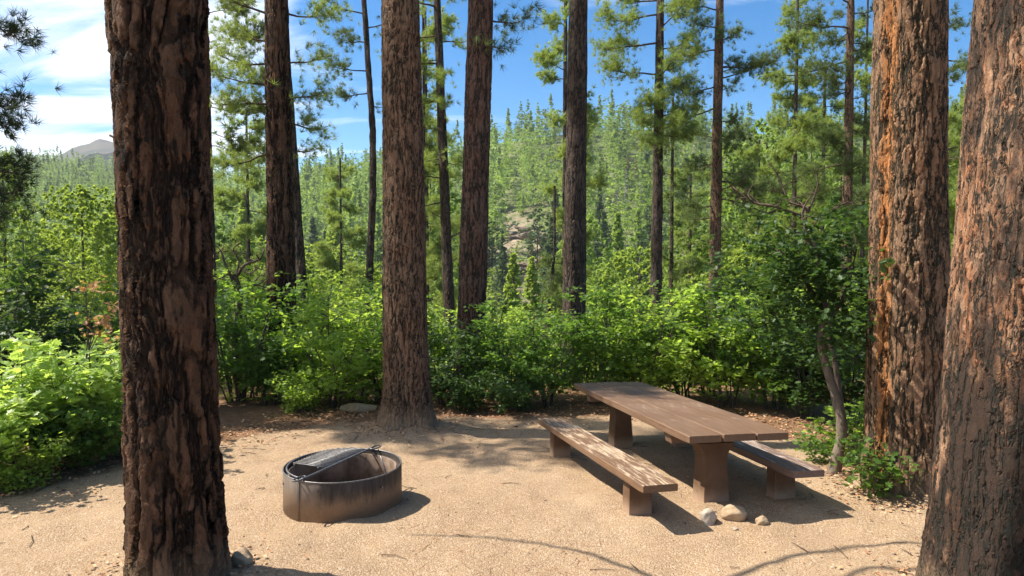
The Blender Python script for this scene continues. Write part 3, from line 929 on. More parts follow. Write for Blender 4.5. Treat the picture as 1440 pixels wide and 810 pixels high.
pr2 = pine(1155, 36, 8, 'tall pine between the slim pine and the left-reaching pine', seed=41, H=20, needles=NEEDLE_L, highcrown=False, auto=(3, 19.5, 44, 2.1), dens=0.8, tuftscale=1.3)
for (src, p, D, rz, lab) in ((pr1, 1240, 34, 2.0, 'pale tall pine mostly hidden by the orange-striped pine'), (pr2, 1065, 42, 1.0, 'tall pine between the curving-limbed pine and the slim pine'),
                             (pr1, 970, 44, 4.0, 'pale tall pine just left of the curving-limbed pine'), (pr2, 350, 40, 3.0, 'tall pine just left of the dark straight pine'),
                             (pr1, 1345, 38, 5.0, 'pale tall pine in the gap between the two biggest right-hand trunks'), (pr2, 480, 44, 5.5, 'tall pine just left of the wavy stem'),
                             (pr1, 1095, 55, 0.5, 'farther pale pine just left of the slim pine')):
    o_c = copy_tree(src); x_c = px2x(p, D)
    o_c.location = (x_c, D, float(terrain(x_c, D)) - 0.1); o_c.rotation_euler = (0, 0, rz)
    o_c['label'] = lab
# pines standing just outside the frame on the sunny side, whose crowns dapple the clearing
pine(-250, 11.7, 34, 'pine standing out of frame to the left, crown dappling the clearing', seed=24, H=15, auto=(8, 14, 16, 2.0), group='pines left of the frame')
pine(-160, 16.0, 34, 'tall pine out of frame beyond the left shrubs', seed=25, H=16, auto=(7, 15, 16, 2.2), group='pines left of the frame')

# ------------------------------------------------------------------ shrubs
LEAF_T = (np.array([[0, -0.5, 0], [0.10, -0.42, .01], [0.30, -0.38, .05], [0.20, -0.15, .03], [0.46, 0.0, .08], [0.22, 0.10, .03], [0.30, 0.34, .05], [0.08, 0.32, .01], [0, 0.55, -0.04],
                    [-0.08, 0.32, .01], [-0.30, 0.34, .05], [-0.22, 0.10, .03], [-0.46, 0.0, .08], [-0.20, -0.15, .03], [-0.30, -0.38, .05], [-0.10, -0.42, .01]]),
          np.array([[0, 1, 2, 3, 4, 5, 6, 7, 8], [0, 8, 9, 10, 11, 12, 13, 14, 15]]))


def shrub_protos(h, rad, nst, nleaf, lsz, seed):
    """returns (list of stem meshes, foliage mesh data arrays)"""
    r = np.random.default_rng(seed)
    stems = []; tips = []; tdir = []
    for s in range(nst):
        mb = MB()
        az = 2 * math.pi * (s + r.random() * 0.8) / nst
        spread = rad * r.uniform(0.25, 0.95)
        hh = h * r.uniform(0.62, 1.08) * (1.0 - 0.22 * (spread / rad) ** 2)
        p0 = Vector((math.cos(az) * 0.16 * r.random(), math.sin(az) * 0.16 * r.random(), -0.12))
        n = 7; pts = []
        for i in range(n):
            t = i / (n - 1)
            pts.append(p0 + Vector((math.cos(az) * spread * t ** 1.3 + r.uniform(-.05, .05) * h * .5, math.sin(az) * spread * t ** 1.3 + r.uniform(-.05, .05) * h * .5, hh * t)))
        th = 0.018 * h / 2 * r.uniform(0.7, 1.3)
        mb.tube(pts, [th * (1 - 0.75 * i / (n - 1)) for i in range(n)], 5)
        nb = 13
        for j in range(nb):
            t = r.uniform(0.22, 0.98); q = t * (n - 1); i0 = int(q)
            b = pts[i0].lerp(pts[i0 + 1] if i0 + 1 < n else pts[i0], q - i0)
            a2 = az + r.uniform(-1.9, 1.9)
            bl = rad * r.uniform(0.22, 0.6)
            el = r.uniform(0.0, 0.8)
            d = Vector((math.cos(a2) * math.cos(el), math.sin(a2) * math.cos(el), math.sin(el)))
            e = b + d * bl; midp = b.lerp(e, 0.5) + Vector((0, 0, 0.05))
            mb.tube([b, midp, e], [th * 0.4, th * 0.3, th * 0.14], 3, cap=False)
            for u in (0.4, 0.7, 1.0):
                tips.append(tuple(b.lerp(e, u) + Vector(r.normal(size=3) * 0.05))); tdir.append((d.x, d.y, d.z))
        tips.append(tuple(pts[-1])); tdir.append((0, 0, 1))
        stems.append(mb.mesh('stem', STEM, smooth=True))
    tips = np.array(tips)
    per = max(1, nleaf // len(tips))
    pos = np.repeat(tips, per, 0)
    pos = pos + r.normal(size=pos.shape) * np.array([0.085, 0.085, 0.035]) * (lsz / 0.075) ** 0.5
    rots = rotmats(r, len(pos), 0.65)
    mb = MB()
    scatter(mb, LEAF_T[0], LEAF_T[1], pos, rots, r.uniform(0.6, 1.25, len(pos)) * lsz)
    return stems, mb


SHR = {}


def shrub_kind(key, mats, h, rad, nst, nleaf, lsz, seed):
    stems, mb = shrub_protos(h, rad, nst, nleaf, lsz, seed)
    base = mb.mesh('foliage', mats[0])
    meshes = {mats[0].name: base}
    for m in mats[1:]:
        c = base.copy(); c.materials.clear(); c.materials.append(m); meshes[m.name] = c
    SHR[key] = (stems, meshes, h)


shrub_kind('a', [LEAF, LEAF_L, LEAF_D], 2.3, 1.05, 8, 2900, 0.105, 1)
shrub_kind('b', [LEAF, LEAF_L, LEAF_D], 2.4, 1.15, 8, 3100, 0.10, 2)
shrub_kind('c', [LEAF, LEAF_L, LEAF_D], 2.0, 0.95, 7, 2300, 0.105, 3)
shrub_kind('tall', [LEAF, LEAF_L, LEAF_D], 3.0, 0.75, 5, 1700, 0.105, 8)
shrub_kind('low', [LEAF, LEAF_L, LEAF_D], 1.0, 0.75, 6, 2400, 0.075, 4)
shrub_kind('maple', [LEAF_M, LEAF], 1.9, 1.05, 8, 2600, 0.135, 5)
shrub_kind('sapling', [LEAF_L, LEAF], 0.75, 0.42, 5, 520, 0.085, 6)


def shrub(key, x, y, hgt, mat, label, cat='shrub', group='leafy oak shrubs along the edge of the clearing', name='oak_shrub', rz=None, wid=1.0):
    stems, meshes, h0 = SHR[key]
    rz = random.uniform(0, 6.28) if rz is None else rz
    o = empty(name, (x, y, surf(x, y)), label, cat, group, rz)
    s = hgt / h0
    o.scale = (s * wid, s * wid, s)
    for m in stems: link('stem', m, o)
    link('foliage', meshes[mat.name], o)
    return o


random.seed(5)
# front row right behind the clearing: (photo x, depth, top photo y, kind, material, what sets it apart)
front = [
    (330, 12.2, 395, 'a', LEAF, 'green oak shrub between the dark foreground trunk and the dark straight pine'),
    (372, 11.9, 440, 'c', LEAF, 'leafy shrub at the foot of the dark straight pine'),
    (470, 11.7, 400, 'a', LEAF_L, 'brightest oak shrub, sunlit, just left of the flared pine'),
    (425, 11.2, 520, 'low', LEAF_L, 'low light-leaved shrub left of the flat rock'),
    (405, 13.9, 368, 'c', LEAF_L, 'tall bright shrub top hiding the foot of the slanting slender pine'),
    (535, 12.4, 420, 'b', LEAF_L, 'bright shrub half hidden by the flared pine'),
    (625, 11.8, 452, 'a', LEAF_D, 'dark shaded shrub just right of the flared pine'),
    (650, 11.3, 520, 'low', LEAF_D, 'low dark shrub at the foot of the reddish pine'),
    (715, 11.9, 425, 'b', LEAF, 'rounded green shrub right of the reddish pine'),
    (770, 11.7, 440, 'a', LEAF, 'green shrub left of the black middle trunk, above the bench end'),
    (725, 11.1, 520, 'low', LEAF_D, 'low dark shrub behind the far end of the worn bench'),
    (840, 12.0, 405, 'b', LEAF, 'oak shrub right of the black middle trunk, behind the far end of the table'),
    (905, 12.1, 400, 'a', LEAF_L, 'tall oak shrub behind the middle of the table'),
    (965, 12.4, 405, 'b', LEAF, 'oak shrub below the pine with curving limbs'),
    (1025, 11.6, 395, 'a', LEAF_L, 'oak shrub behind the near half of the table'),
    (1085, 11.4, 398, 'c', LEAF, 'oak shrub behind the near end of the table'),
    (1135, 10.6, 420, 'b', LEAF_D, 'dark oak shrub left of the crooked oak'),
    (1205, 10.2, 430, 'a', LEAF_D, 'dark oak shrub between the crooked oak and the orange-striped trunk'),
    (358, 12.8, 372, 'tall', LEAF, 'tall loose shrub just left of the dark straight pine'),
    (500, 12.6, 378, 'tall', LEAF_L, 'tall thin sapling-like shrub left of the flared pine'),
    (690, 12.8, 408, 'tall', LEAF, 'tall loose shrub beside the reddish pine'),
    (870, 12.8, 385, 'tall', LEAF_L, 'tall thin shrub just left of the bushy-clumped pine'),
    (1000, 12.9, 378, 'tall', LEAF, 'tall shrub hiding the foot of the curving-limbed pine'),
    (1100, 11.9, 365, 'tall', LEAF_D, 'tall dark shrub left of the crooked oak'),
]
for (p, D, ty, k, m, lab) in front:
    x = px2x(p, D); hh = at(p, ty, D).z - surf(x, D)
    shrub(k, x, D, hh * 1.02, m, lab)
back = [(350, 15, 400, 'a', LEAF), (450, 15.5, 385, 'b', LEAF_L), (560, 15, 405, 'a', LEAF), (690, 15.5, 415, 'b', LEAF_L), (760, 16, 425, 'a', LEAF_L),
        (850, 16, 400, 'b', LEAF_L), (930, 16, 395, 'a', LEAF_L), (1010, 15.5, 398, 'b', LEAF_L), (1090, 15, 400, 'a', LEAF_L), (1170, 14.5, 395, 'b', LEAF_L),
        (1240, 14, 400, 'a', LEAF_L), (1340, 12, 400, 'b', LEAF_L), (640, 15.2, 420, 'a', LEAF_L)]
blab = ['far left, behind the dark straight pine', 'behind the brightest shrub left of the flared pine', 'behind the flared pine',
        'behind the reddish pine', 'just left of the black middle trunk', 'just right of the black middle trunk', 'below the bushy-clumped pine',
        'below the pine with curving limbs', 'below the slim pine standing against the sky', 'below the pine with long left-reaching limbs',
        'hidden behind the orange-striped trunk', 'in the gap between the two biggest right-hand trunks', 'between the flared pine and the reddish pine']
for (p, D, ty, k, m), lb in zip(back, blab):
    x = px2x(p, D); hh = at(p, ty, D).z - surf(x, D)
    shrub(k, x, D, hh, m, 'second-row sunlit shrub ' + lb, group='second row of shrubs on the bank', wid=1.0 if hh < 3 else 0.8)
# left foreground mass
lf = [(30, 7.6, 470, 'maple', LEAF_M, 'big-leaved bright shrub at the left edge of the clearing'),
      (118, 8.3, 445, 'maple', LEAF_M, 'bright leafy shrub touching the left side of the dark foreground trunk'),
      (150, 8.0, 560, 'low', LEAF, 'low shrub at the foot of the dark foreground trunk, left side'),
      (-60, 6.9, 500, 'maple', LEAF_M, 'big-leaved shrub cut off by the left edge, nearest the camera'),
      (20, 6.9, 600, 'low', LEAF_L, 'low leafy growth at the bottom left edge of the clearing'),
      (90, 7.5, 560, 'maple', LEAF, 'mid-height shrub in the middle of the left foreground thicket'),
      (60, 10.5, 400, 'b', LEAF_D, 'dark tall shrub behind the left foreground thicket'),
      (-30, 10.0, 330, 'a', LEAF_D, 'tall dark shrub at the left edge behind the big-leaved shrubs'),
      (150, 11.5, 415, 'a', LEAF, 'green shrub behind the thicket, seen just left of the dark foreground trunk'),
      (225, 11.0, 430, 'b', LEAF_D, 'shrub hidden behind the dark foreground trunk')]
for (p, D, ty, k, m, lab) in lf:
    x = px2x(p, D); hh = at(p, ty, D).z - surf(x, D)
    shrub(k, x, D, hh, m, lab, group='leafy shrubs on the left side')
# clump beside the orange-striped trunk
for (p, py_, hh, m, lab) in ((1222, 700, 0.62, LEAF, 'small blue-green oak seedling at the foot of the orange-striped trunk'),
                             (1205, 655, 0.85, LEAF_L, 'leafy seedling between the crooked oak and the orange-striped trunk'),
                             (1240, 668, 0.75, LEAF, 'seedling tucked against the orange-striped trunk'),
                             (1150, 650, 0.45, LEAF, 'sparse seedling left of the crooked oak base')):
    q = hit(p, py_)
    shrub('sapling', q.x, q.y, hh, m, lab, group='oak seedlings by the right-hand trunks', name='oak_seedling', cat='seedling')

# ------------------------------------------------------------------ crooked oak and bare crooked limbs on the right
def px_path(pts, D):
    return [at(a, b, d) for (a, b, d) in [(p[0], p[1], p[2] if len(p) > 2 else D) for p in pts]]


def crooked_tree(label, trunk_px, r0, r1, limbs, mats, leafpts, leafmat, D, nleaf, lsz, seed, name='oak_tree', cat='oak tree', limbmat=None):
    r = np.random.default_rng(seed)
    P = px_path(trunk_px, D)
    base = P[0].copy(); base.z = surf(base.x, base.y) - 0.08
    P[0] = base
    root = empty(name, base, label, cat)
    # smooth subdivision of the path
    def smooth(Q, k=4):
        out = []
        for i in range(len(Q) - 1):
            a = Q[max(i - 1, 0)]; b = Q[i]; c = Q[i + 1]; d = Q[min(i + 2, len(Q) - 1)]
            for j in range(k):
                t = j / k
                out.append(0.5 * ((2 * b) + (c - a) * t + (2 * a - 5 * b + 4 * c - d) * t * t + (3 * b - a - 3 * c + d) * t ** 3))
        out.append(Q[-1]); return out
    Q = smooth([p - base for p in P])
    mb = MB(); n = len(Q)
    mb.tube(Q, [r0 + (r1 - r0) * (i / (n - 1)) + (0.03 * math.exp(-i / 1.5)) + r.uniform(-.006, .006) for i in range(n)], 14)
    mb.obj('trunk', mats, root, smooth=True)
    for (pts, ra) in limbs:
        q = smooth([p - base for p in px_path(pts, D)], 3); n = len(q)
        mb = MB()
        mb.tube(q, [ra * (1 - 0.75 * i / (n - 1)) for i in range(n)], 6)
        for j in range(6):
            t = int(r.uniform(0.3, 0.95) * (n - 1)); b = q[t]
            d = Vector(r.normal(size=3)); d.z = abs(d.z) * 0.7; d.normalize()
            l = r.uniform(0.12, 0.4)
            mb.tube([b, b + d * l * 0.5 + Vector(r.normal(size=3) * 0.03), b + d * l + Vector(r.normal(size=3) * 0.06)], [ra * .35, ra * .25, ra * .1], 4, cap=False)
        mb.obj('limb', limbmat or LIMB, root, smooth=True)
    if leafpts:
        cs = np.array([tuple(at(a, b, d) - base) for (a, b, d) in leafpts])
        k = nleaf // len(cs)
        # sprays round each centre
        pos = np.repeat(cs, k, 0)
        sub = r.normal(size=(len(pos), 3)) * 0.07
        spr = np.repeat(r.normal(size=(len(cs) * 9, 3)) * np.array([.30, .30, .20]), math.ceil(k / 9), 0)[:len(pos)] if False else None
        off = np.zeros_like(pos)
        for c in range(len(cs)):
            cl = r.normal(size=(9, 3)) * np.array([.30, .30, .20])
            off[c * k:(c + 1) * k] = cl[r.integers(0, 9, k)]
        pos = pos + off + sub
        mb = MB()
        scatter(mb, LEAF_T[0], LEAF_T[1], pos, rotmats(r, len(pos), 0.7), r.uniform(.7, 1.2, len(pos)) * lsz)
        mb.obj('crown', leafmat, root)
    return root


q = hit(1172, 672)
DO = q.y
crooked_tree('crooked pale-barked oak with a bent trunk behind the right-hand bench',
             [(1170, 672, DO), (1178, 640, DO), (1184, 600, DO), (1176, 560, DO + .05), (1163, 520, DO + .1), (1155, 480, DO + .1), (1160, 440, DO + .15), (1150, 390, DO + .2), (1147, 340, DO + .2)],
             0.062, 0.032,
             [([(1160, 440, DO + .15), (1135, 400, DO + .1), (1120, 370, DO), (1090, 350, DO)], 0.03),
              ([(1150, 380, DO + .2), (1135, 330, DO + .2), (1128, 300, DO + .3), (1140, 275, DO + .3)], 0.028),
              ([(1128, 305, DO + .3), (1090, 290, DO + .3), (1060, 285, DO + .4), (1030, 262, DO + .5)], 0.022),
              ([(1155, 470, DO + .1), (1180, 430, DO), (1195, 390, DO), (1205, 350, DO)], 0.024)],
             OAKBARK,
             [(1120, 430, DO), (1150, 455, DO + .2), (1185, 450, DO), (1100, 395, DO), (1080, 375, DO + .3), (1170, 400, DO + .3), (1140, 375, DO), (1060, 360, DO + .4),
              (1200, 410, DO), (1195, 470, DO - .1), (1110, 350, DO + .5), (1175, 360, DO + .2), (1205, 330, DO + .2), (1180, 310, DO + .4), (1130, 400, DO - .1), (1090, 430, DO + .2), (1160, 430, DO - .2), (1200, 380, DO - .1), (1070, 400, DO + .5), (1150, 345, DO + .3)],
             LEAF_D, DO, 5200, 0.075, 31)
crooked_tree('leafless tangle of a dead oak at the right, dark limbs arching over the shrubs',
             [(1190, 600, 9.2), (1176, 520, 9.2), (1160, 440, 9.2), (1150, 380, 9.2), (1132, 330, 9.2), (1136, 290, 9.2)], 0.035, 0.026,
             [([(1136, 295, 9.2), (1110, 285, 9.1), (1080, 300, 9.0), (1045, 282, 8.9), (1020, 250, 8.9)], 0.02),
              ([(1134, 320, 9.2), (1165, 300, 9.3), (1190, 285, 9.3), (1212, 290, 9.3)], 0.018),
              ([(1136, 300, 9.2), (1150, 260, 9.2), (1145, 235, 9.2)], 0.015),
              ([(1110, 285, 9.1), (1095, 250, 9.2), (1082, 228, 9.2)], 0.014)],
             LIMB, [], None, 9.2, 0, 0, 32, name='dead_tree', cat='dead tree')
crooked_tree('dark dead oak with gnarled bare limbs, right of the dark foreground trunk',
             [(338, 560, 12.6), (330, 480, 12.6), (338, 420, 12.6), (330, 385, 12.6)], 0.07, 0.04,
             [([(332, 400, 12.6), (318, 375, 12.6), (310, 352, 12.6), (304, 365, 12.6)], 0.035),
              ([(332, 390, 12.6), (345, 372, 12.6), (365, 365, 12.6), (372, 350, 12.6)], 0.035),
              ([(335, 410, 12.6), (355, 400, 12.6), (375, 405, 12.6)], 0.03),
              ([(334, 395, 12.6), (322, 385, 12.5), (308, 392, 12.5), (300, 382, 12.5)], 0.022), ([(340, 378, 12.6), (352, 385, 12.5), (362, 378, 12.5), (380, 382, 12.5)], 0.02),
              ([(331, 388, 12.6), (336, 368, 12.7), (328, 350, 12.7), (340, 340, 12.7)], 0.022), ([(355, 400, 12.6), (366, 388, 12.6), (378, 392, 12.6)], 0.016)],
             LIMB, [], None, 12.6, 0, 0, 33, name='dead_tree', cat='dead tree')
# dry orange leaves hanging in the left thicket
r = np.random.default_rng(44)
mb = MB()
cs = np.array([tuple(at(a, b, 7.7)) for (a, b) in ((120, 400), (135, 402), (145, 455), (155, 480), (128, 455), (140, 470), (162, 432))])
pos = cs[r.integers(0, len(cs), 110)] + r.normal(size=(110, 3)) * 0.05
o_ = cs[0]
scatter(mb, LEAF_T[0], LEAF_T[1], pos - o_, rotmats(r, 110, 1.0), r.uniform(.6, 1.1, 110) * 0.08)
o = empty('dead_branch', o_, 'dead twig with rust-orange leaves hanging in the left thicket', 'branch')
mb.obj('foliage', DRY_LEAF, o)
mb = MB(); base = Vector(tuple(o_))
bot = Vector((base.x - 0.1, base.y + 0.1, surf(base.x, base.y) - 0.05)) - base
mb.tube([bot, bot * 0.5 + Vector((.05, 0, 0)), Vector((0, 0, 0)), Vector((0.12, 0, 0.03))], [0.012, 0.009, 0.005, 0.003], 5)
for c in cs[1:]:
    c = Vector(tuple(c)) - base
    mb.tube([bot * 0.4, (bot * 0.25).lerp(c, 0.5), c], [0.007, 0.005, 0.003], 4)
mb.obj('stem', STEM, o)

# ------------------------------------------------------------------ mid-ground and hillside trees
def conifer_mesh(h, rad, n, seed, style, fsz, sub=11, trunk=True):
    """foliage clumps of small faces set on whorls; style 'fir' narrow cone, 'pine' open rounded crown, 'leaf' broad"""
    r = np.random.default_rng(seed)
    t = r.random(n)
    if style == 'fir':
        t = 0.06 + 0.94 * t ** 1.35; prof = (1.02 - t) ** 0.95
    elif style == 'pine':
        t = 0.25 + 0.75 * t; prof = np.sqrt(np.clip(1 - ((t - 0.52) / 0.50) ** 2, 0.02, 1)) * 0.9
    else:
        t = 0.15 + 0.85 * t; prof = np.sqrt(np.clip(1 - ((t - 0.5) / 0.53) ** 2, 0.04, 1))
    az = r.random(n) * 2 * np.pi
    lump = 1 + 0.30 * np.sin(az * 2 + t * 9 + seed) + 0.22 * np.sin(az * 3 - t * 17 + seed * 2)
    rr = rad * prof * lump * np.sqrt(r.uniform(0.12, 1.0, n))
    c = np.stack([rr * np.cos(az), rr * np.sin(az), t * h - 0.18 * rr * (style == 'fir')], -1)
    pos = np.repeat(c, sub, 0) + r.normal(size=(n * sub, 3)) * np.array([1, 1, 0.6]) * (fsz * (0.06 + 0.85 * (1.0 - np.repeat(t, sub))))[:, None]
    T = np.array([[-0.5, -0.3, 0], [0.5, -0.25, 0.05], [0.1, 0.55, -0.1]]); Fx = np.array([[0, 1, 2]])
    return pos, T, Fx, rotmats(r, len(pos), 0.9), r.uniform(0.6, 1.2, len(pos)) * fsz


def conifer_proto(name, h, rad, n, seed, style, mat, fsz, cat, barkm=LIMB):
    pos, T, Fx, M, s = conifer_mesh(h, rad, n, seed, style, fsz)
    cb = MB(); scatter(cb, T, Fx, pos, M, s)
    crown = cb.mesh('crown', mat)
    tb = MB()
    tb.tube([(0, 0, -0.8), (0, 0, h * 0.5), (0.05, 0, h * 0.97)], [h * 0.013, h * 0.009, 0.03], 6)
    return tb.mesh('trunk', barkm, smooth=True), crown, name, cat, h


def put(proto, x, y, hgt, label, group, wid=1.0, rz=None, zoff=0.0):
    trunk, crown, name, cat, h = proto
    o = empty(name, (x, y, float(terrain(x, y)) + zoff), label, cat, group, random.uniform(0, 6.28) if rz is None else rz)
    s = hgt / h; o.scale = (s * wid, s * wid, s)
    link('trunk', trunk, o); link('crown', crown, o)
    return o


FIR = [conifer_proto('fir_tree', 18, 3.0, 190, 50 + i, 'fir', FAR_DARK if i != 2 else FAR_LIGHT, 0.80, 'fir tree') for i in range(4)]
PINE_H = [conifer_proto('hillside_pine', 18, 3.5, 170, 60 + i, 'pine', FAR_LIGHT if i % 3 else FAR_DARK, 0.75, 'pine tree') for i in range(4)]
BROAD = [conifer_proto('broadleaf_tree', 9, 3.2, 200, 70 + i, 'leaf', FAR_LEAF, 0.50, 'broadleaf tree') for i in range(3)]
# near-valley trees want finer foliage
MIDP = [conifer_proto('young_pine', 12, 2.4, 900, 80 + i, 'pine' if i else 'fir', FAR_LIGHT, 0.22, 'pine tree') for i in range(3)]
MIDL = [conifer_proto('broadleaf_tree', 9, 3.0, 1300, 85 + i, 'leaf', FAR_LEAF, 0.21, 'broadleaf tree') for i in range(2)]
MIDF = [conifer_proto('young_fir', 10, 1.9, 900, 88 + i, 'fir', FAR_LEAF, 0.20, 'fir tree') for i in range(2)]

random.seed(9)


def mid(proto, p, D, ty, wid, label, group='trees on the near bank of the valley'):
    x = px2x(p, D); hgt = at(p, ty, D).z - float(terrain(x, D))
    return put(proto, x, D, hgt, label, group, wid)


mid(MIDL[0], 118, 34, 262, 0.75, 'yellow-green tree with a pointed top in the valley at far left')
mid(MIDL[1], 60, 30, 330, 0.75, 'sunlit yellow-green tree beside the left edge of the photo')
mid(MIDL[0], 165, 38, 300, 0.7, 'yellow-green tree close to the left side of the dark foreground trunk')
mid(MIDP[1], 8, 26, 215, 0.7, 'tall darker pine at the far left edge, behind the thicket')
mid(MIDL[1], 100, 24, 372, 0.8, 'low sunlit tree top above the left thicket')
mid(MIDL[1], 340, 60, 330, 0.8, 'light green tree in the valley right of the dark foreground trunk')
mid(MIDL[0], 455, 70, 345, 0.8, 'yellow-green tree in the valley left of the wavy pine stem')
mid(MIDL[1], 505, 52, 372, 0.7, 'low bright tree behind the wavy pine stem')
mid(MIDF[0], 722, 62, 358, 0.85, 'bright green young fir in front of the rocky slope, left one')
mid(MIDF[1], 748, 70, 362, 0.8, 'bright green young fir in front of the rocky slope, right one')
mid(MIDP[0], 868, 90, 300, 0.75, 'light green conical tree right of the black middle trunk')
mid(MIDP[1], 845, 60, 372, 0.8, 'small pine touching the right side of the black middle trunk')
mid(MIDP[2], 965, 48, 300, 0.7, 'leafy young pine between the bushy-clumped pine and the curving-limbed pine')
mid(MIDP[1], 1050, 46, 250, 0.7, 'light green pine right of the curving-limbed pine')
mid(MIDL[0], 1085, 40, 330, 0.75, 'yellow-green tree below the slim pine standing against the sky')
mid(MIDP[2], 1150, 44, 235, 0.75, 'light green pine between the slim pine and the left-reaching pine')
mid(MIDP[1], 1205, 38, 270, 0.7, 'pine against the left edge of the orange-striped trunk')
mid(MIDL[1], 1340, 42, 240, 0.9, 'light green tree filling the gap between the two biggest right-hand trunks')
mid(MIDL[0], 1325, 30, 330, 0.8, 'yellow-green tree low in the gap behind the orange-striped trunk')
mid(MIDP[2], 605, 50, 215, 0.65, 'pale pine right behind the flared pine')
mid(MIDP[0], 650, 56, 300, 0.75, 'young pine behind the reddish pine')

mid(MIDP[1], 1075, 52, 170, 0.62, 'tall light pine rising between the curving-limbed pine and the slim pine')
mid(MIDP[2], 1140, 60, 160, 0.62, 'tall light pine right behind the slim pine')
mid(MIDP[1], 1180, 48, 205, 0.65, 'bushy light pine just left of the left-reaching pine')
mid(MIDP[2], 1035, 62, 205, 0.6, 'narrow light pine just right of the curving-limbed pine')
mid(MIDL[0], 1010, 44, 330, 0.7, 'yellow-green treetop behind the curving-limbed pine')
mid(MIDL[1], 900, 58, 350, 0.75, 'lime-green treetop just left of the bushy-clumped pine')
mid(MIDP[2], 1395, 50, 190, 0.8, 'light pine seen past the left edge of the flaky bark pine')
mid(MIDP[1], 820, 75, 300, 0.6, 'slim pine right behind the black middle trunk')
mid(MIDL[0], 400, 48, 352, 0.8, 'bright treetop behind the foot of the dark straight pine')
mid(MIDP[2], 275, 60, 250, 0.8, 'light pine hidden behind the dark foreground trunk')
mid(MIDF[0], 470, 105, 268, 0.8, 'light green conical fir left of the wavy stem')
mid(MIDF[1], 345, 95, 270, 0.8, 'light green conical fir right of the thin pole-like pine')

# hillside forest
r = np.random.default_rng(77)
cand = []
yv = 128.0
while yv < 700:
    step = 6.6 + 0.4 * (yv / 430)
    xs = np.arange(-0.86 * yv, 0.86 * yv, step)
    for xx in xs:
        cand.append((xx + r.uniform(-.5, .5) * step, yv + r.uniform(-.5, .5) * step))
    yv += step * 1.05
keep = []
for (x, y) in cand:
    pp = 720 + x / y * F_PX
    rd = float(np.interp(pp, RIDGE_PX, RIDGE_D))
    if y > rd + 14: continue
    m = float(hill_mask_rock(x, y))
    if m > 0.30 and r.random() < min(1, m * 0.72): continue
    ang = abs(vnoise(x * 0.022, y * 0.022))
    if ang < 0.13 and r.random() < 0.75: continue
    # thinner belt right in front of the bare slopes so they stay in view
    if 690 < pp < 785 and y < 235 and r.random() < 0.55: continue
    if 940 < pp < 1005 and y < 190 and r.random() < 0.7: continue
    keep.append((x, y, m))
keep.sort(key=lambda q: q[1])
# sort kinds
ind = []; mass = []
nc = {'fir': 0, 'pine': 0, 'leaf': 0}
visible = lambda x, y: abs(x / y) < 0.80
for (x, y, m) in keep:
    kk = r.random()
    wet = float(sstep(210, 130, y))
    k = 'leaf' if kk < 0.20 + 0.28 * wet + m * 0.25 else ('fir' if kk < 0.62 else 'pine')
    if visible(x, y) and nc[k] < {'fir': 130, 'pine': 110, 'leaf': 80}[k]:
        nc[k] += 1; ind.append((x, y, k))
    else:
        mass.append((x, y, k))


def zone(pp):
    for lim, nm in ((160, 'far left of the photo'), (300, 'behind the dark foreground trunk'), (420, 'beside the dark straight pine'), (560, 'left of the flared pine'),
                    (680, 'left of the reddish pine'), (800, 'left of the black middle pine'), (930, 'left of the bushy-clumped pine'), (1010, 'left of the curving-limbed pine'),
                    (1120, 'left of the slim pine'), (1225, 'left of the orange-striped pine')):
        if pp < lim: return nm
    return 'right of the orange-striped pine'


def tier(y):
    return 'low on the far slope' if y < 165 else ('partway up the far slope' if y < 215 else 'high on the far slope')


for (x, y, k) in ind:
    pp = 720 + x / y * F_PX
    zt = tier(y) + ', ' + zone(pp)
    if k == 'fir':
        put(random.choice(FIR), x, y, random.choice((random.uniform(8, 14), random.uniform(13, 20), random.uniform(19, 27))), 'pointed fir ' + zt, 'firs ' + zt, random.uniform(.8, 1.1))
    elif k == 'pine':
        put(random.choice(PINE_H), x, y, random.uniform(12, 20), 'round-crowned pine ' + zt, 'pines ' + zt, random.uniform(.8, 1.15))
    else:
        put(random.choice(BROAD), x, y, random.uniform(5, 10), 'yellow-green bushy tree ' + zt, 'bushy trees ' + zt, random.uniform(.8, 1.2))
# the rest of the far forest, past counting
lib = []
for i in range(6):
    lib.append(conifer_mesh(18, 2.9, 60, 300 + i, 'fir', 1.05, sub=8))
for i in range(4):
    lib.append(conifer_mesh(18, 3.6, 44, 320 + i, 'pine', 1.05, sub=8))
fm = MB()
for (x, y, k) in mass:
    if k == 'leaf':
        pos, T, Fx, M, s = lib[6 + r.integers(0, 4)]; hs = r.uniform(.35, .6); wd = hs * 1.5
    elif k == 'fir':
        pos, T, Fx, M, s = lib[r.integers(0, 6)]; hs = r.choice([r.uniform(.4, .75), r.uniform(.7, 1.1), r.uniform(1.0, 1.45)]); wd = hs * r.uniform(.8, 1.1)
    else:
        pos, T, Fx, M, s = lib[6 + r.integers(0, 4)]; hs = r.uniform(.55, 1.15); wd = hs * r.uniform(.95, 1.3)
    a = r.random() * 6.283; ca, sa = math.cos(a), math.sin(a)
    Rm = np.array([[ca, -sa, 0], [sa, ca, 0], [0, 0, 1]])
    P = (pos @ Rm.T) * np.array([wd, wd, hs]) + np.array([x, y, float(terrain(x, y))])
    pz = float(fbm(x * 0.014, y * 0.014, 3)) * 0.35
    ti = {'leaf': 1.15, 'pine': r.uniform(.25, 1.0) + pz, 'fir': r.uniform(-0.15, .6) + pz}[k]
    scatter(fm, T, Fx, P, M, s * max(hs, .6), attr=np.full(len(P), ti))
tag(fm.obj('distant_forest', FAR_MASS, attr='tint'), 'unbroken forest covering the upper slopes up to the ridge', kind='stuff')

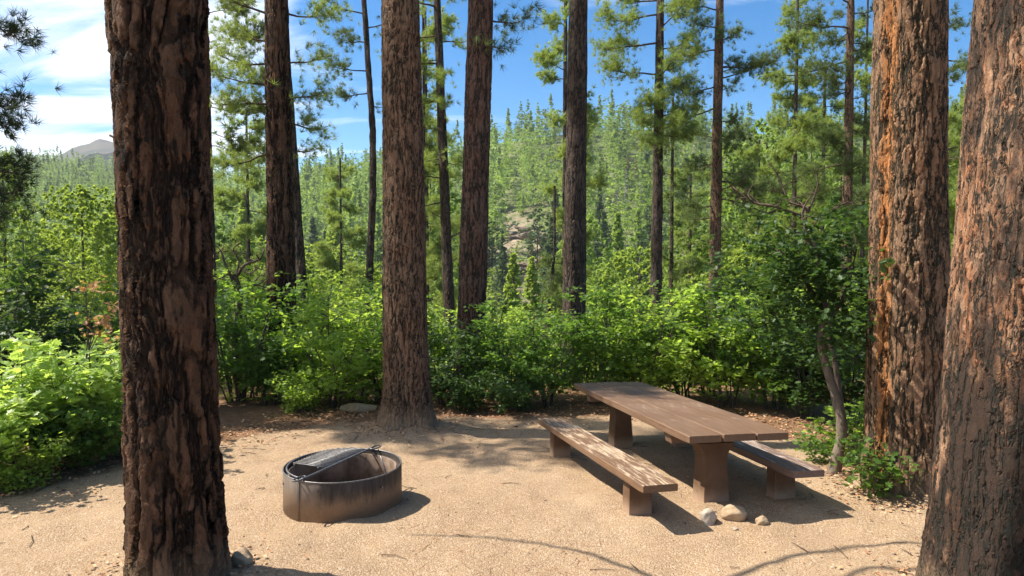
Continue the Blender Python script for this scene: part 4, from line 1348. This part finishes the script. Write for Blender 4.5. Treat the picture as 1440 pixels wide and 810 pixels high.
# dead grey snags and rust-coloured dead conifers on the slope
def snag_mesh(seed):
    r = np.random.default_rng(seed); mb = MB()
    h = 15
    mb.tube([(0, 0, -1), (0.1, 0, h * .5), (0, 0.1, h)], [0.22, 0.14, 0.03], 5)
    for i in range(46):
        z = r.uniform(2.5, h * .96); a = r.uniform(0, 6.28); l = (1.0 - z / h) * 2.2 + 0.5
        mb.tube([(0, 0, z), (math.cos(a) * l * .6, math.sin(a) * l * .6, z - .1 * l), (math.cos(a) * l, math.sin(a) * l, z - .35 * l)], [0.07, 0.05, 0.03], 3, cap=False)
    return mb


SN = [snag_mesh(i).mesh('trunk', SNAG) for i in range(3)]
spots = [(428, 255), (440, 262), (455, 250), (438, 280), (590, 280), (868, 240), (878, 255), (862, 275), (900, 225), (850, 225), (700, 250), (1070, 240), (600, 240), (350, 255)]
for i, (p, D) in enumerate(spots):
    x = px2x(p, D); y = D
    o = empty('dead_tree', (x, y, float(terrain(x, y))), 'bare grey dead conifer on the far slope, ' + zone(p), 'dead tree', 'grey snags on the far slope, ' + zone(p), i)
    o.scale = [random.uniform(0.9, 1.25)] * 3
    link('trunk', SN[i % 3], o)
RUSTP = conifer_proto('dead_tree', 18, 2.2, 110, 95, 'fir', RUST_LEAF, 0.6, 'dead tree')
put(RUSTP, px2x(882, 290), 290, 19, 'rust-brown dead conifer high on the slope, right of the black middle trunk', None)
put(RUSTP, px2x(893, 305), 305, 15, 'smaller rust-brown dead conifer beside the tall one on the slope', None)

# rock ledges on the far slope
def boulder(name, loc, size, seed, mat, label, cat='rock', group=None, rz=0.0, jag=0.30, sub=3, flat=1.0, sink=0.3):
    import bmesh
    bm = bmesh.new(); bmesh.ops.create_icosphere(bm, subdivisions=sub, radius=1.0)
    r = np.random.default_rng(seed)
    dirs = r.normal(size=(11, 3)); dirs /= np.linalg.norm(dirs, axis=1, keepdims=True)
    offs = r.uniform(0.62, 0.95, 11)
    for v in bm.verts:
        p = np.array(v.co)
        for d, o_ in zip(dirs, offs):
            k = p @ d - o_
            if k > 0: p = p - d * k * 0.88
        n = float(fbm(p[0] * 2 + seed, p[1] * 2 + p[2] * 1.7, 3))
        p = p * (1 + jag * 0.30 * n)
        v.co = Vector(p * np.array(size) / 2)
    me = bpy.data.meshes.new(name); bm.to_mesh(me); bm.free()
    me.materials.append(mat)
    for p in me.polygons: p.use_smooth = size[0] < 1.5
    o = link(name, me, loc=(loc[0], loc[1], loc[2] + size[2] / 2 - sink * size[2]))
    o.rotation_euler = (0, 0, rz)
    return tag(o, label, cat, group)


rk = [(708, 205), (722, 215), (740, 212), (755, 205), (748, 228), (728, 235), (715, 250), (745, 248), (765, 222), (733, 195), (758, 190), (718, 188),
      (955, 165), (970, 172), (985, 168), (962, 185), (990, 182), (1010, 175)]
for i, (p, D) in enumerate(rk):
    x = px2x(p, D)
    lo = 'the bare slope behind the black middle pine' if p < 800 else 'the slope behind the curving-limbed pine'
    boulder('rock_ledge', (x, D, float(terrain(x, D))), (random.uniform(3.5, 9), random.uniform(2.5, 4.5), random.uniform(1.4, 3.6)), 400 + i,
            STONE_CLIFF if p < 800 else STONE_GREY, ('brown layered rock ledge on ' if p < 800 else 'pale grey rock ledge on ') + lo, 'rock ledge',
            ('ledges on ' + lo), rz=random.uniform(-.5, .5), sink=0.25, sub=4, jag=1.2)

# ------------------------------------------------------------------ picnic table and benches
import bmesh


def tilt_frame(center_xy, far_dir, z_off=0.0):
    """matrix: local y along far_dir on the sloping clearing, local z its normal"""
    x, y = center_xy
    n = Vector((0, S_GR, 1)).normalized()
    d = Vector((far_dir[0], far_dir[1], -S_GR * far_dir[1])).normalized()
    s = d.cross(n).normalized()
    M = Matrix((s, d, n)).transposed().to_4x4()
    M.translation = Vector((x, y, -S_GR * y + z_off))
    return M


def bevel_box(bm, size, loc, bev=0.008, seg=2, rot=0, taper=None):
    r_ = bmesh.ops.create_cube(bm, size=1.0)
    vs = r_['verts']
    for v in vs:
        v.co.x *= size[0]; v.co.y *= size[1]; v.co.z *= size[2]
        if taper and v.co.z > 0:
            v.co.x *= taper[0]; v.co.y *= taper[1]
    es = list({e for v in vs for e in v.link_edges})
    if bev: bmesh.ops.bevel(bm, geom=es, offset=bev, segments=seg, profile=0.7, affect='EDGES')
    return vs


def prism(name, outline, y0, y1, mat, parent, bev=0.01, loc=(0, 0, 0)):
    """outline in local x/z, extruded along y"""
    bm = bmesh.new()
    a = [bm.verts.new((x, y0, z)) for x, z in outline]
    f = bm.faces.new(a)
    ex = bmesh.ops.extrude_face_region(bm, geom=[f])
    for g_ in ex['geom']:
        if isinstance(g_, bmesh.types.BMVert): g_.co.y = y1
    bmesh.ops.recalc_face_normals(bm, faces=bm.faces)
    if bev: bmesh.ops.bevel(bm, geom=list(bm.edges), offset=bev, segments=2, profile=0.7, affect='EDGES')
    me = bpy.data.meshes.new(name); bm.to_mesh(me); bm.free(); me.materials.append(mat)
    return link(name, me, parent, loc)


def plank(name, w_, l_, t_, loc, mat, parent, seed=0, bow=0.0):
    """board with slightly wavy worn edges"""
    r = np.random.default_rng(seed)
    ny_ = 40; prof = []
    b = 0.007
    cs = [(-w_ / 2 + b, -t_ / 2), (w_ / 2 - b, -t_ / 2), (w_ / 2, -t_ / 2 + b), (w_ / 2, t_ / 2 - b), (w_ / 2 - b, t_ / 2), (-w_ / 2 + b, t_ / 2), (-w_ / 2, t_ / 2 - b), (-w_ / 2, -t_ / 2 + b)]
    V = []; ys = np.linspace(-l_ / 2, l_ / 2, ny_)
    for j, yy in enumerate(ys):
        e = 0.0035 * vnoise(yy * 5 + seed * 3.3, 1.7 + seed); e2 = 0.0035 * vnoise(yy * 5 + seed * 5.3, 8.7)
        zz = bow * (1 - (2 * yy / l_) ** 2)
        inset = 0.006 if j in (0, ny_ - 1) else 0
        for (cx, cz) in cs:
            ex_ = float(e if cx > 0 else e2)
            V.append((cx * (1 - inset / (w_ / 2)) + ex_, yy, cz * (1 - inset / (t_ / 2) * 0.8) + zz))
    mb = MB(); n = 8
    i = np.arange(ny_ - 1)[:, None] * n; k = np.arange(n)[None]; k2 = (k + 1) % n
    mb.add(V, np.stack([i + k, i + k2, i + n + k2, i + n + k], -1).reshape(-1, 4)[:, ::-1])
    mb.f.append(np.array([[0, 1, 2, 3, 4, 5, 6, 7]])); mb.m.append(0)
    e = (ny_ - 1) * n; mb.f.append(np.array([[e + 7 - q for q in range(8)]])); mb.m.append(0)
    mb.v.append(np.zeros((0, 3))); mb.a.append(np.zeros(0))
    o = link(name, mb.mesh(name, mat), parent, loc)
    return o


TH = 0.745
M = tilt_frame((1.66, 7.61), (-0.69, 3.42))
table = bpy.data.objects.new('picnic_table', None); COL.objects.link(table)
tag(table, 'long brown-painted picnic table with plank top on two heavy pedestal legs', 'picnic table')
table.matrix_world = M
tw = 0.3165
for i, (xo, zo) in enumerate(((-0.324, 0.0), (0.0, 0.004), (0.323, -0.003))):
    plank('tabletop_plank', tw, 3.49 + (0.012 if i == 1 else 0), 0.072, (xo, -0.004 * i, TH - 0.036 + zo), WOOD_TOP, table, seed=20 + i)
for yo in (-1.22, 1.22):
    # pedestal: flared foot, waist, haunches at the top
    prism('pedestal_leg', [(-0.135, -0.12), (0.135, -0.12), (0.128, 0.10), (0.108, 0.38), (0.118, 0.47), (0.19, 0.573), (-0.19, 0.573), (-0.118, 0.47), (-0.108, 0.38), (-0.128, 0.10)],
          yo - 0.115, yo + 0.115, CONC, table, 0.012)
    prism('crossbeam', [(-0.43, 0.576), (0.43, 0.576), (0.445, 0.669), (-0.445, 0.669)], yo - 0.07, yo + 0.07, WOOD_TOP, table, 0.006)


def bench(center, fdir, L, h, label, mat, seed, legs=(-0.98, 0.98), wd=0.33):
    root = bpy.data.objects.new('picnic_bench', None); COL.objects.link(root)
    root.matrix_world = tilt_frame(center, fdir)
    tag(root, label, 'bench', 'benches of the picnic table')
    plank('seat', wd, L, 0.072, (0, 0, h - 0.036), mat, root, seed=seed)
    for yo in legs:
        prism('leg', [(-0.115, -0.12), (0.115, -0.12), (0.105, h - 0.0735), (-0.105, h - 0.0735)], yo - 0.075, yo + 0.075, CONC, root, 0.01)
    return root


bench((0.87, 7.165), (-0.77, 3.06), 3.15, 0.375, 'brown bench with paint worn to bare wood on the near side of the table', WOOD_WORN, 31, legs=(-1.10, 1.14))
pr = hit(1139, 662, 0.375)
bd = Vector((-0.66, 3.42, 0)).normalized()
bc = pr + bd * (3.15 / 2)
bench((bc.x, bc.y), (bd.x, bd.y), 3.15, 0.375, 'grey weathered bench standing on the far side of the table', WOOD_GREY, 33, legs=(-1.13, 1.12))

# ------------------------------------------------------------------ fire ring
RC = Vector((-1.575, 6.27, surf(-1.575, 6.27)))
RC.z = -0.285
RR = 0.535; RH = 0.366
fr = empty('fire_ring', RC, 'round sooty steel campfire ring with a half-circle cooking grate on top', 'fire ring')


def ring_wall(name, r_out, r_in, z0, z1, mat, parent, n=96, lip=None):
    mb = MB()
    prof = [(r_out, z0), (r_out, z1 - 0.004), (r_out - 0.002, z1), (r_in + 0.002, z1), (r_in, z1 - 0.004), (r_in, z0)]
    if lip: prof = lip
    m = len(prof); V = []
    for (rr_, zz_) in prof:
        for k in range(n):
            a = 2 * math.pi * k / n
            wv_ = 1 + 0.006 * math.sin(2 * a + 1) + 0.004 * math.sin(5 * a) + 0.003 * math.sin(9 * a + 2 + zz_ * 6)
            V.append((rr_ * wv_ * math.cos(a), rr_ * wv_ * math.sin(a), zz_))
    i = np.arange(m)[:, None] * n; i2 = ((np.arange(m) + 1) % m)[:, None] * n
    k = np.arange(n)[None]; k2 = (k + 1) % n
    mb.add(V, np.stack([i + k, i + k2, i2 + k2, i2 + k], -1).reshape(-1, 4))
    o = mb.obj(name, mat, parent, smooth=True)
    return o


ring_wall('outer_drum', RR, RR - 0.007, -0.06, RH, STEEL, fr)
ring_wall('inner_liner', RR - 0.047, RR - 0.053, -0.04, RH - 0.03, INNER, fr)
ring_wall('rim_flange', RR - 0.004, RR - 0.050, RH - 0.05, RH - 0.04, STEEL, fr)
# rolled rim bead
mb = MB()
c_ = [(math.cos(2 * math.pi * k / 96) * (RR - 0.003), math.sin(2 * math.pi * k / 96) * (RR - 0.003), RH + 0.003) for k in range(97)]
mb.tube(c_, 0.0075, 8, cap=False); mb.obj('rim_bead', GRATE, fr, smooth=True)
# ash bed
mb = MB(); nr = 14; V = [(0, 0, 0.06)]; Fa = []
for j in range(1, nr):
    for k in range(40):
        a = 2 * math.pi * k / 40; rr_ = (RR - 0.055) * j / (nr - 1)
        V.append((rr_ * math.cos(a), rr_ * math.sin(a), 0.055 + 0.025 * float(fbm(rr_ * 6 * math.cos(a) + 3, rr_ * 6 * math.sin(a), 3)) - 0.02 * j / nr))
mb.add(V, [[0, 1 + k, 1 + (k + 1) % 40, 1 + (k + 1) % 40] for k in range(0)] or np.zeros((0, 4), int))
q4 = [[1 + (j - 1) * 40 + k, 1 + (j - 1) * 40 + (k + 1) % 40, 1 + j * 40 + (k + 1) % 40, 1 + j * 40 + k] for j in range(1, nr - 1) for k in range(40)]
mb.f.append(np.array(q4)); mb.m.append(0); mb.f.append(np.array([[0, 1 + k, 1 + (k + 1) % 40] for k in range(40)])); mb.m.append(0)
mb.v.append(np.zeros((0, 3))); mb.a.append(np.zeros(0))
tag(mb.obj('ash_bed', ASH, fr, smooth=True), 'grey ash and dirt inside the ring')
# cooking grate: D-shaped round bar frame + bars, hinged across the ring, tilted
ga = math.radians(68)       # direction of the straight front bar (photo: lower left to upper right)
gr = link('cooking_grate', None, fr)
gr.location = (0, 0, RH + 0.012)
gr.rotation_euler = (R(0), R(0), ga)
gr.empty_display_size = .1


def to_grate(mb, name, mat=GRATE, parent=None):
    return mb.obj(name, mat, parent or gr, smooth=True)


yb = 0.03                       # chord offset of the straight bar
ra = RR - 0.035
x0 = math.sqrt(ra * ra - yb * yb)
arc = []
a0 = math.atan2(yb, x0); a1 = math.pi - a0
for k in range(41):
    a = a0 + (a1 - a0) * k / 40
    arc.append((ra * math.cos(a), ra * math.sin(a), 0))
mb = MB(); mb.tube(arc, 0.0085, 8)
mb.tube([(-x0 - 0.075, yb, 0.012), (-x0, yb, 0.010), (0, yb, 0.010), (x0, yb, 0.010), (x0 + 0.085, yb, 0.014)], 0.0105, 8)
to_grate(mb, 'grate_frame')
mb = MB()
for k in range(18):
    xx = -0.19 + k * 0.037
    yl = min(yb + 0.385, math.sqrt(max(ra * ra - xx * xx, 0)) - 0.004)
    mb.tube([(xx, yb, 0.012), (xx, yl, 0.012)], 0.0075, 6)
to_grate(mb, 'grate_grid')
mb = MB()
for yy in (yb + 0.10, yb + 0.37):
    xl = math.sqrt(ra * ra - yy * yy)
    mb.tube([(max(-0.20, -xl), yy, 0.0), (min(0.45, xl), yy, 0.0)], 0.008, 6)
to_grate(mb, 'grate_support')
# handles: flattened loops at both ends of the bar
for sx in (-1, 1):
    mb = MB()
    cx = sx * (x0 + 0.045); lp = []
    for k in range(21):
        a = 2 * math.pi * k / 20
        lp.append((cx + 0.075 * math.cos(a), yb - sx * 0.03 + 0.032 * math.sin(a), 0.014))
    mb.tube(lp, 0.008, 6, cap=False)
    to_grate(mb, 'handle')
# adjuster rod down inside the liner and bolts on the drum
mb = MB(); ang = R(33)
for k_, am in enumerate((-2.12, -2.09)):
    cc = Vector((math.cos(am), math.sin(am), 0)) * (RR + 0.003 + 0.001 * k_)
    mb.tube([cc + Vector((0, 0, 0.0)), cc + Vector((0, 0, RH - 0.01))], 0.005, 5)
mb.obj('weld_seam', STEEL, fr, smooth=True)
mb = MB()
mb.tube([(0.30, 0.26, RH + 0.01), (0.40, 0.20, 0.10)], 0.008, 6); mb.obj('support_rod', GRATE, fr, smooth=True)
for (a_, z_) in ((R(-38), 0.27), (R(-150), 0.28), (R(-100), 0.30)):
    mb = MB(); d = Vector((math.cos(a_), math.sin(a_), 0))
    mb.tube([d * (RR - 0.002) + Vector((0, 0, z_)), d * (RR + 0.012) + Vector((0, 0, z_))], 0.011, 6)
    mb.obj('bolt', GRATE, fr)

# ------------------------------------------------------------------ stones
def stone_px(px, py, size, seed, mat, label, rz=0.0, group=None, sink=0.18):
    q = hit(px, py)
    return boulder('stone', (q.x, q.y + size[1] * 0.4, surf(q.x, q.y + size[1] * .4)), size, seed, mat, label, 'stone', group, rz, sub=4, sink=sink + 0.1)


stone_px(999, 737, (0.18, 0.15, 0.16), 501, STONE_PALE, 'pale angular stone leaning against the foot of the near table leg', 0.4)
stone_px(1036, 734, (0.22, 0.17, 0.17), 502, STONE_TAN, 'large rounded tan stone beside the near table leg', -0.3)
stone_px(1074, 740, (0.125, 0.10, 0.10), 503, STONE_TAN, 'small round tan stone, rightmost of the three by the table leg', 0.2)
stone_px(337, 808, (0.17, 0.15, 0.16), 504, STONE_TAN, 'tan stone at the foot of the dark foreground trunk', 0.3)
stone_px(500, 578, (0.65, 0.35, 0.20), 505, STONE_TAN, 'flat low rock at the edge of the shrubs left of the flared pine', 0.1)
stone_px(1035, 745, (0.05, 0.04, 0.035), 506, STONE_PALE, 'pebble-sized white stone between the two larger stones', 0.1)

# ------------------------------------------------------------------ low greenery on the bank
r = np.random.default_rng(66)
n = 26000
y = r.uniform(11.9, 26, n); x = r.uniform(-0.8, 0.8, n) * y
e = np.interp(x, EDGE_X, EDGE_Y)
nz = fbm(x * 0.9, y * 0.9, 3)
ok = (y > e + 0.9) & (nz > -0.35); x, y, nz = x[ok], y[ok], nz[ok]
hh = r.random(len(x)) ** 1.4 * (0.25 + 0.45 * np.clip(nz + .4, 0, 1)) * np.clip((y - 11.5) / 2, .3, 1)
ub = MB()
scatter(ub, LEAF_T[0], LEAF_T[1], np.stack([x, y, terrain(x, y) + 0.04 + hh], -1), rotmats(r, len(x), .6), r.uniform(.07, .14, len(x)))
tag(ub.obj('undergrowth', LEAF_L), 'sunlit low leafy undergrowth on the bank behind the shrubs', kind='stuff')

# ------------------------------------------------------------------ haze over the valley
hb = MB()
x0_, x1_, y0_, y1_, z0_, z1_ = -1400, 1400, -100, 1600, float(min(Zt.min(), MZ.min())) - 1.0, 262.0
hb.add([(x, y, z) for z in (z0_, z1_) for (x, y) in ((x0_, y0_), (x1_, y0_), (x1_, y1_), (x0_, y1_))],
       [[3, 2, 1, 0], [4, 5, 6, 7], [0, 1, 5, 4], [1, 2, 6, 5], [2, 3, 7, 6], [3, 0, 4, 7]])
HZ = bpy.data.materials.new('valley_haze'); HZ.use_nodes = True
ht = NT(HZ.node_tree)
pv_ = ht.n('ShaderNodeVolumePrincipled', {'Color': (0.86, 0.93, 1.0, 1), 'Density': 0.00017, 'Anisotropy': 0.2})
ht.n('ShaderNodeOutputMaterial', {'Volume': pv_.outputs[0]})
tag(hb.obj('haze', HZ), 'thin pale summer haze in the valley air', kind='stuff')
print('HAZE z', z0_, 'n mass', len(mass), 'ind', len(ind))

# ------------------------------------------------------------------ litter: pebbles, needles, fallen leaves
r = np.random.default_rng(91)


def surf_np(x, y):
    ix = np.clip(np.searchsorted(gx, x) - 1, 0, nx - 2); iy = np.clip(np.searchsorted(gy, y) - 1, 0, ny - 2)
    fx = (x - gx[ix]) / (gx[ix + 1] - gx[ix]); fy = (y - gy[iy]) / (gy[iy + 1] - gy[iy])
    return (Zt[iy, ix] * (1 - fx) + Zt[iy, ix + 1] * fx) * (1 - fy) + (Zt[iy + 1, ix] * (1 - fx) + Zt[iy + 1, ix + 1] * fx) * fy


def var_mat(name, cols, rough=0.9):
    m, t = new_mat(name)
    isl = t.n('ShaderNodeNewGeometry').outputs['Random Per Island']
    cr = t.n('ShaderNodeValToRGB', {0: isl})
    cr.color_ramp.interpolation = 'CONSTANT'
    el = cr.color_ramp.elements
    while len(el) < len(cols): el.new(0.5)
    for i, c in enumerate(cols):
        el[i].position = i / len(cols); el[i].color = (*c, 1)
    finish(t, principled(t, cr.outputs[0], rough, spec=0.15))
    return m


PEB = var_mat('pebble_mix', [(0.38, 0.27, 0.17), (0.46, 0.35, 0.24), (0.27, 0.17, 0.10), (0.50, 0.41, 0.31), (0.18, 0.12, 0.08), (0.42, 0.30, 0.19)])
LIT = var_mat('litter_mix', [(0.30, 0.16, 0.08), (0.42, 0.25, 0.13), (0.20, 0.10, 0.05), (0.50, 0.33, 0.20), (0.14, 0.075, 0.045), (0.40, 0.18, 0.09)])
NDL = var_mat('needle_litter', [(0.30, 0.17, 0.09), (0.22, 0.12, 0.07), (0.40, 0.25, 0.14)])
OCT = (np.array([[1, 0, 0], [0, 1, 0], [-1, 0, 0], [0, -1, 0], [0, 0, .7], [0, 0, -.7]]), np.array([[0, 1, 4], [1, 2, 4], [2, 3, 4], [3, 0, 4], [1, 0, 5], [2, 1, 5], [3, 2, 5], [0, 3, 5]]))
n = 26000
y = 3.6 + (r.random(n) ** 1.25) * 8.0; x = r.uniform(-1, 1, n) * (0.85 * y + .5)
ok = clearing(x, y) > 0.3; x, y = x[ok], y[ok]
sz = 0.0022 + 0.0036 * r.random(len(x)) ** 3 + (r.random(len(x)) < 0.012) * r.uniform(.004, .013, len(x))
mb = MB()
scatter(mb, OCT[0], OCT[1], np.stack([x, y, surf_np(x, y) + sz * .3], -1), rotmats(r, len(x), 0.5), np.stack([sz, sz * r.uniform(.6, 1, len(x)), sz * .8], -1))
tag(mb.obj('pebbles', PEB), 'fine gravel scattered over the clearing', kind='stuff')
LQ = (np.array([[-.5, -.3, 0], [.1, -.45, .06], [.5, .1, 0], [-.05, .45, .09]]), np.array([[0, 1, 2, 3]]))
n = 12000
x = r.uniform(-9, 9, n); e = np.interp(x, EDGE_X, EDGE_Y)
y = e + r.normal(0.5, 0.85, n)
ex_ = r.uniform(-6, 6, 500); ey_ = r.uniform(4, 11, 500)
x = np.concatenate([x, ex_]); y = np.concatenate([y, ey_])
sz = r.uniform(0.02, 0.055, len(x)); sz[-500:] *= .5
bx_ = []; by_ = []
for (cx0, cy0, rad0, cnt) in ((-2.35, 4.55, .42, 350), (-1.53, 9.75, .38, 700), (3.9, 6.75, .45, 900), (3.2, 4.2, .55, 500)):
    aa = r.uniform(0, 6.283, cnt); dd = rad0 + np.abs(r.normal(0, 0.28, cnt))
    bx_.append(cx0 + dd * np.cos(aa)); by_.append(cy0 + dd * np.sin(aa))
bx_ = np.concatenate(bx_); by_ = np.concatenate(by_)
bs_ = r.uniform(0.012, 0.045, len(bx_))
x = np.concatenate([x, bx_]); y = np.concatenate([y, by_]); sz = np.concatenate([sz, bs_])
mb = MB()
scatter(mb, LQ[0], LQ[1], np.stack([x, y, surf_np(x, y) + 0.012 + r.random(len(x)) * .015], -1), rotmats(r, len(x), 0.35), sz)
tag(mb.obj('fallen_leaves', LIT), 'dry brown leaves along the edge of the shrubs', kind='stuff')
n = 9000
x = r.uniform(-7, 7, n); y = r.uniform(3.8, 11.5, n)
cl_ = fbm(x * .6 + 3, y * .6, 3) + (clearing(x, y) < .8) * .6 + np.exp(-((x + 1.5) ** 2 + (y - 9.5) ** 2) / 3)
ok = cl_ > 0.15; x, y = x[ok], y[ok]
NT_ = (np.array([[-.5, -.012, 0], [.5, -.012, 0], [.5, .012, .004], [-.5, .012, .004]]), np.array([[0, 1, 2, 3]]))
mb = MB()
scatter(mb, NT_[0], NT_[1], np.stack([x, y, surf_np(x, y) + 0.008], -1), rotmats(r, len(x), 0.05), r.uniform(0.07, 0.16, len(x)))
tag(mb.obj('needle_litter', NDL), 'thin fallen pine needles on the gravel', kind='stuff')

mb = MB()
for i in range(170):
    xx = float(r.uniform(-5, 5)); yy = float(r.uniform(4.2, 11))
    a = r.uniform(0, 6.28); l = r.uniform(0.05, 0.28); z = surf(xx, yy) + 0.008
    p0 = Vector((xx, yy, z)); d = Vector((math.cos(a), math.sin(a), 0)); sd = Vector((-d.y, d.x, 0)) * r.uniform(-.03, .03)
    p2 = p0 + d * l; p2.z = surf(p2.x, p2.y) + 0.010
    mb.tube([p0, (p0 + p2) / 2 + sd + Vector((0, 0, 0.004)), p2], [0.004, 0.0035, 0.002], 4)
tag(mb.obj('twigs', LIMB), 'small fallen twigs strewn over the gravel', kind='stuff')

bpy.context.view_layer.update()
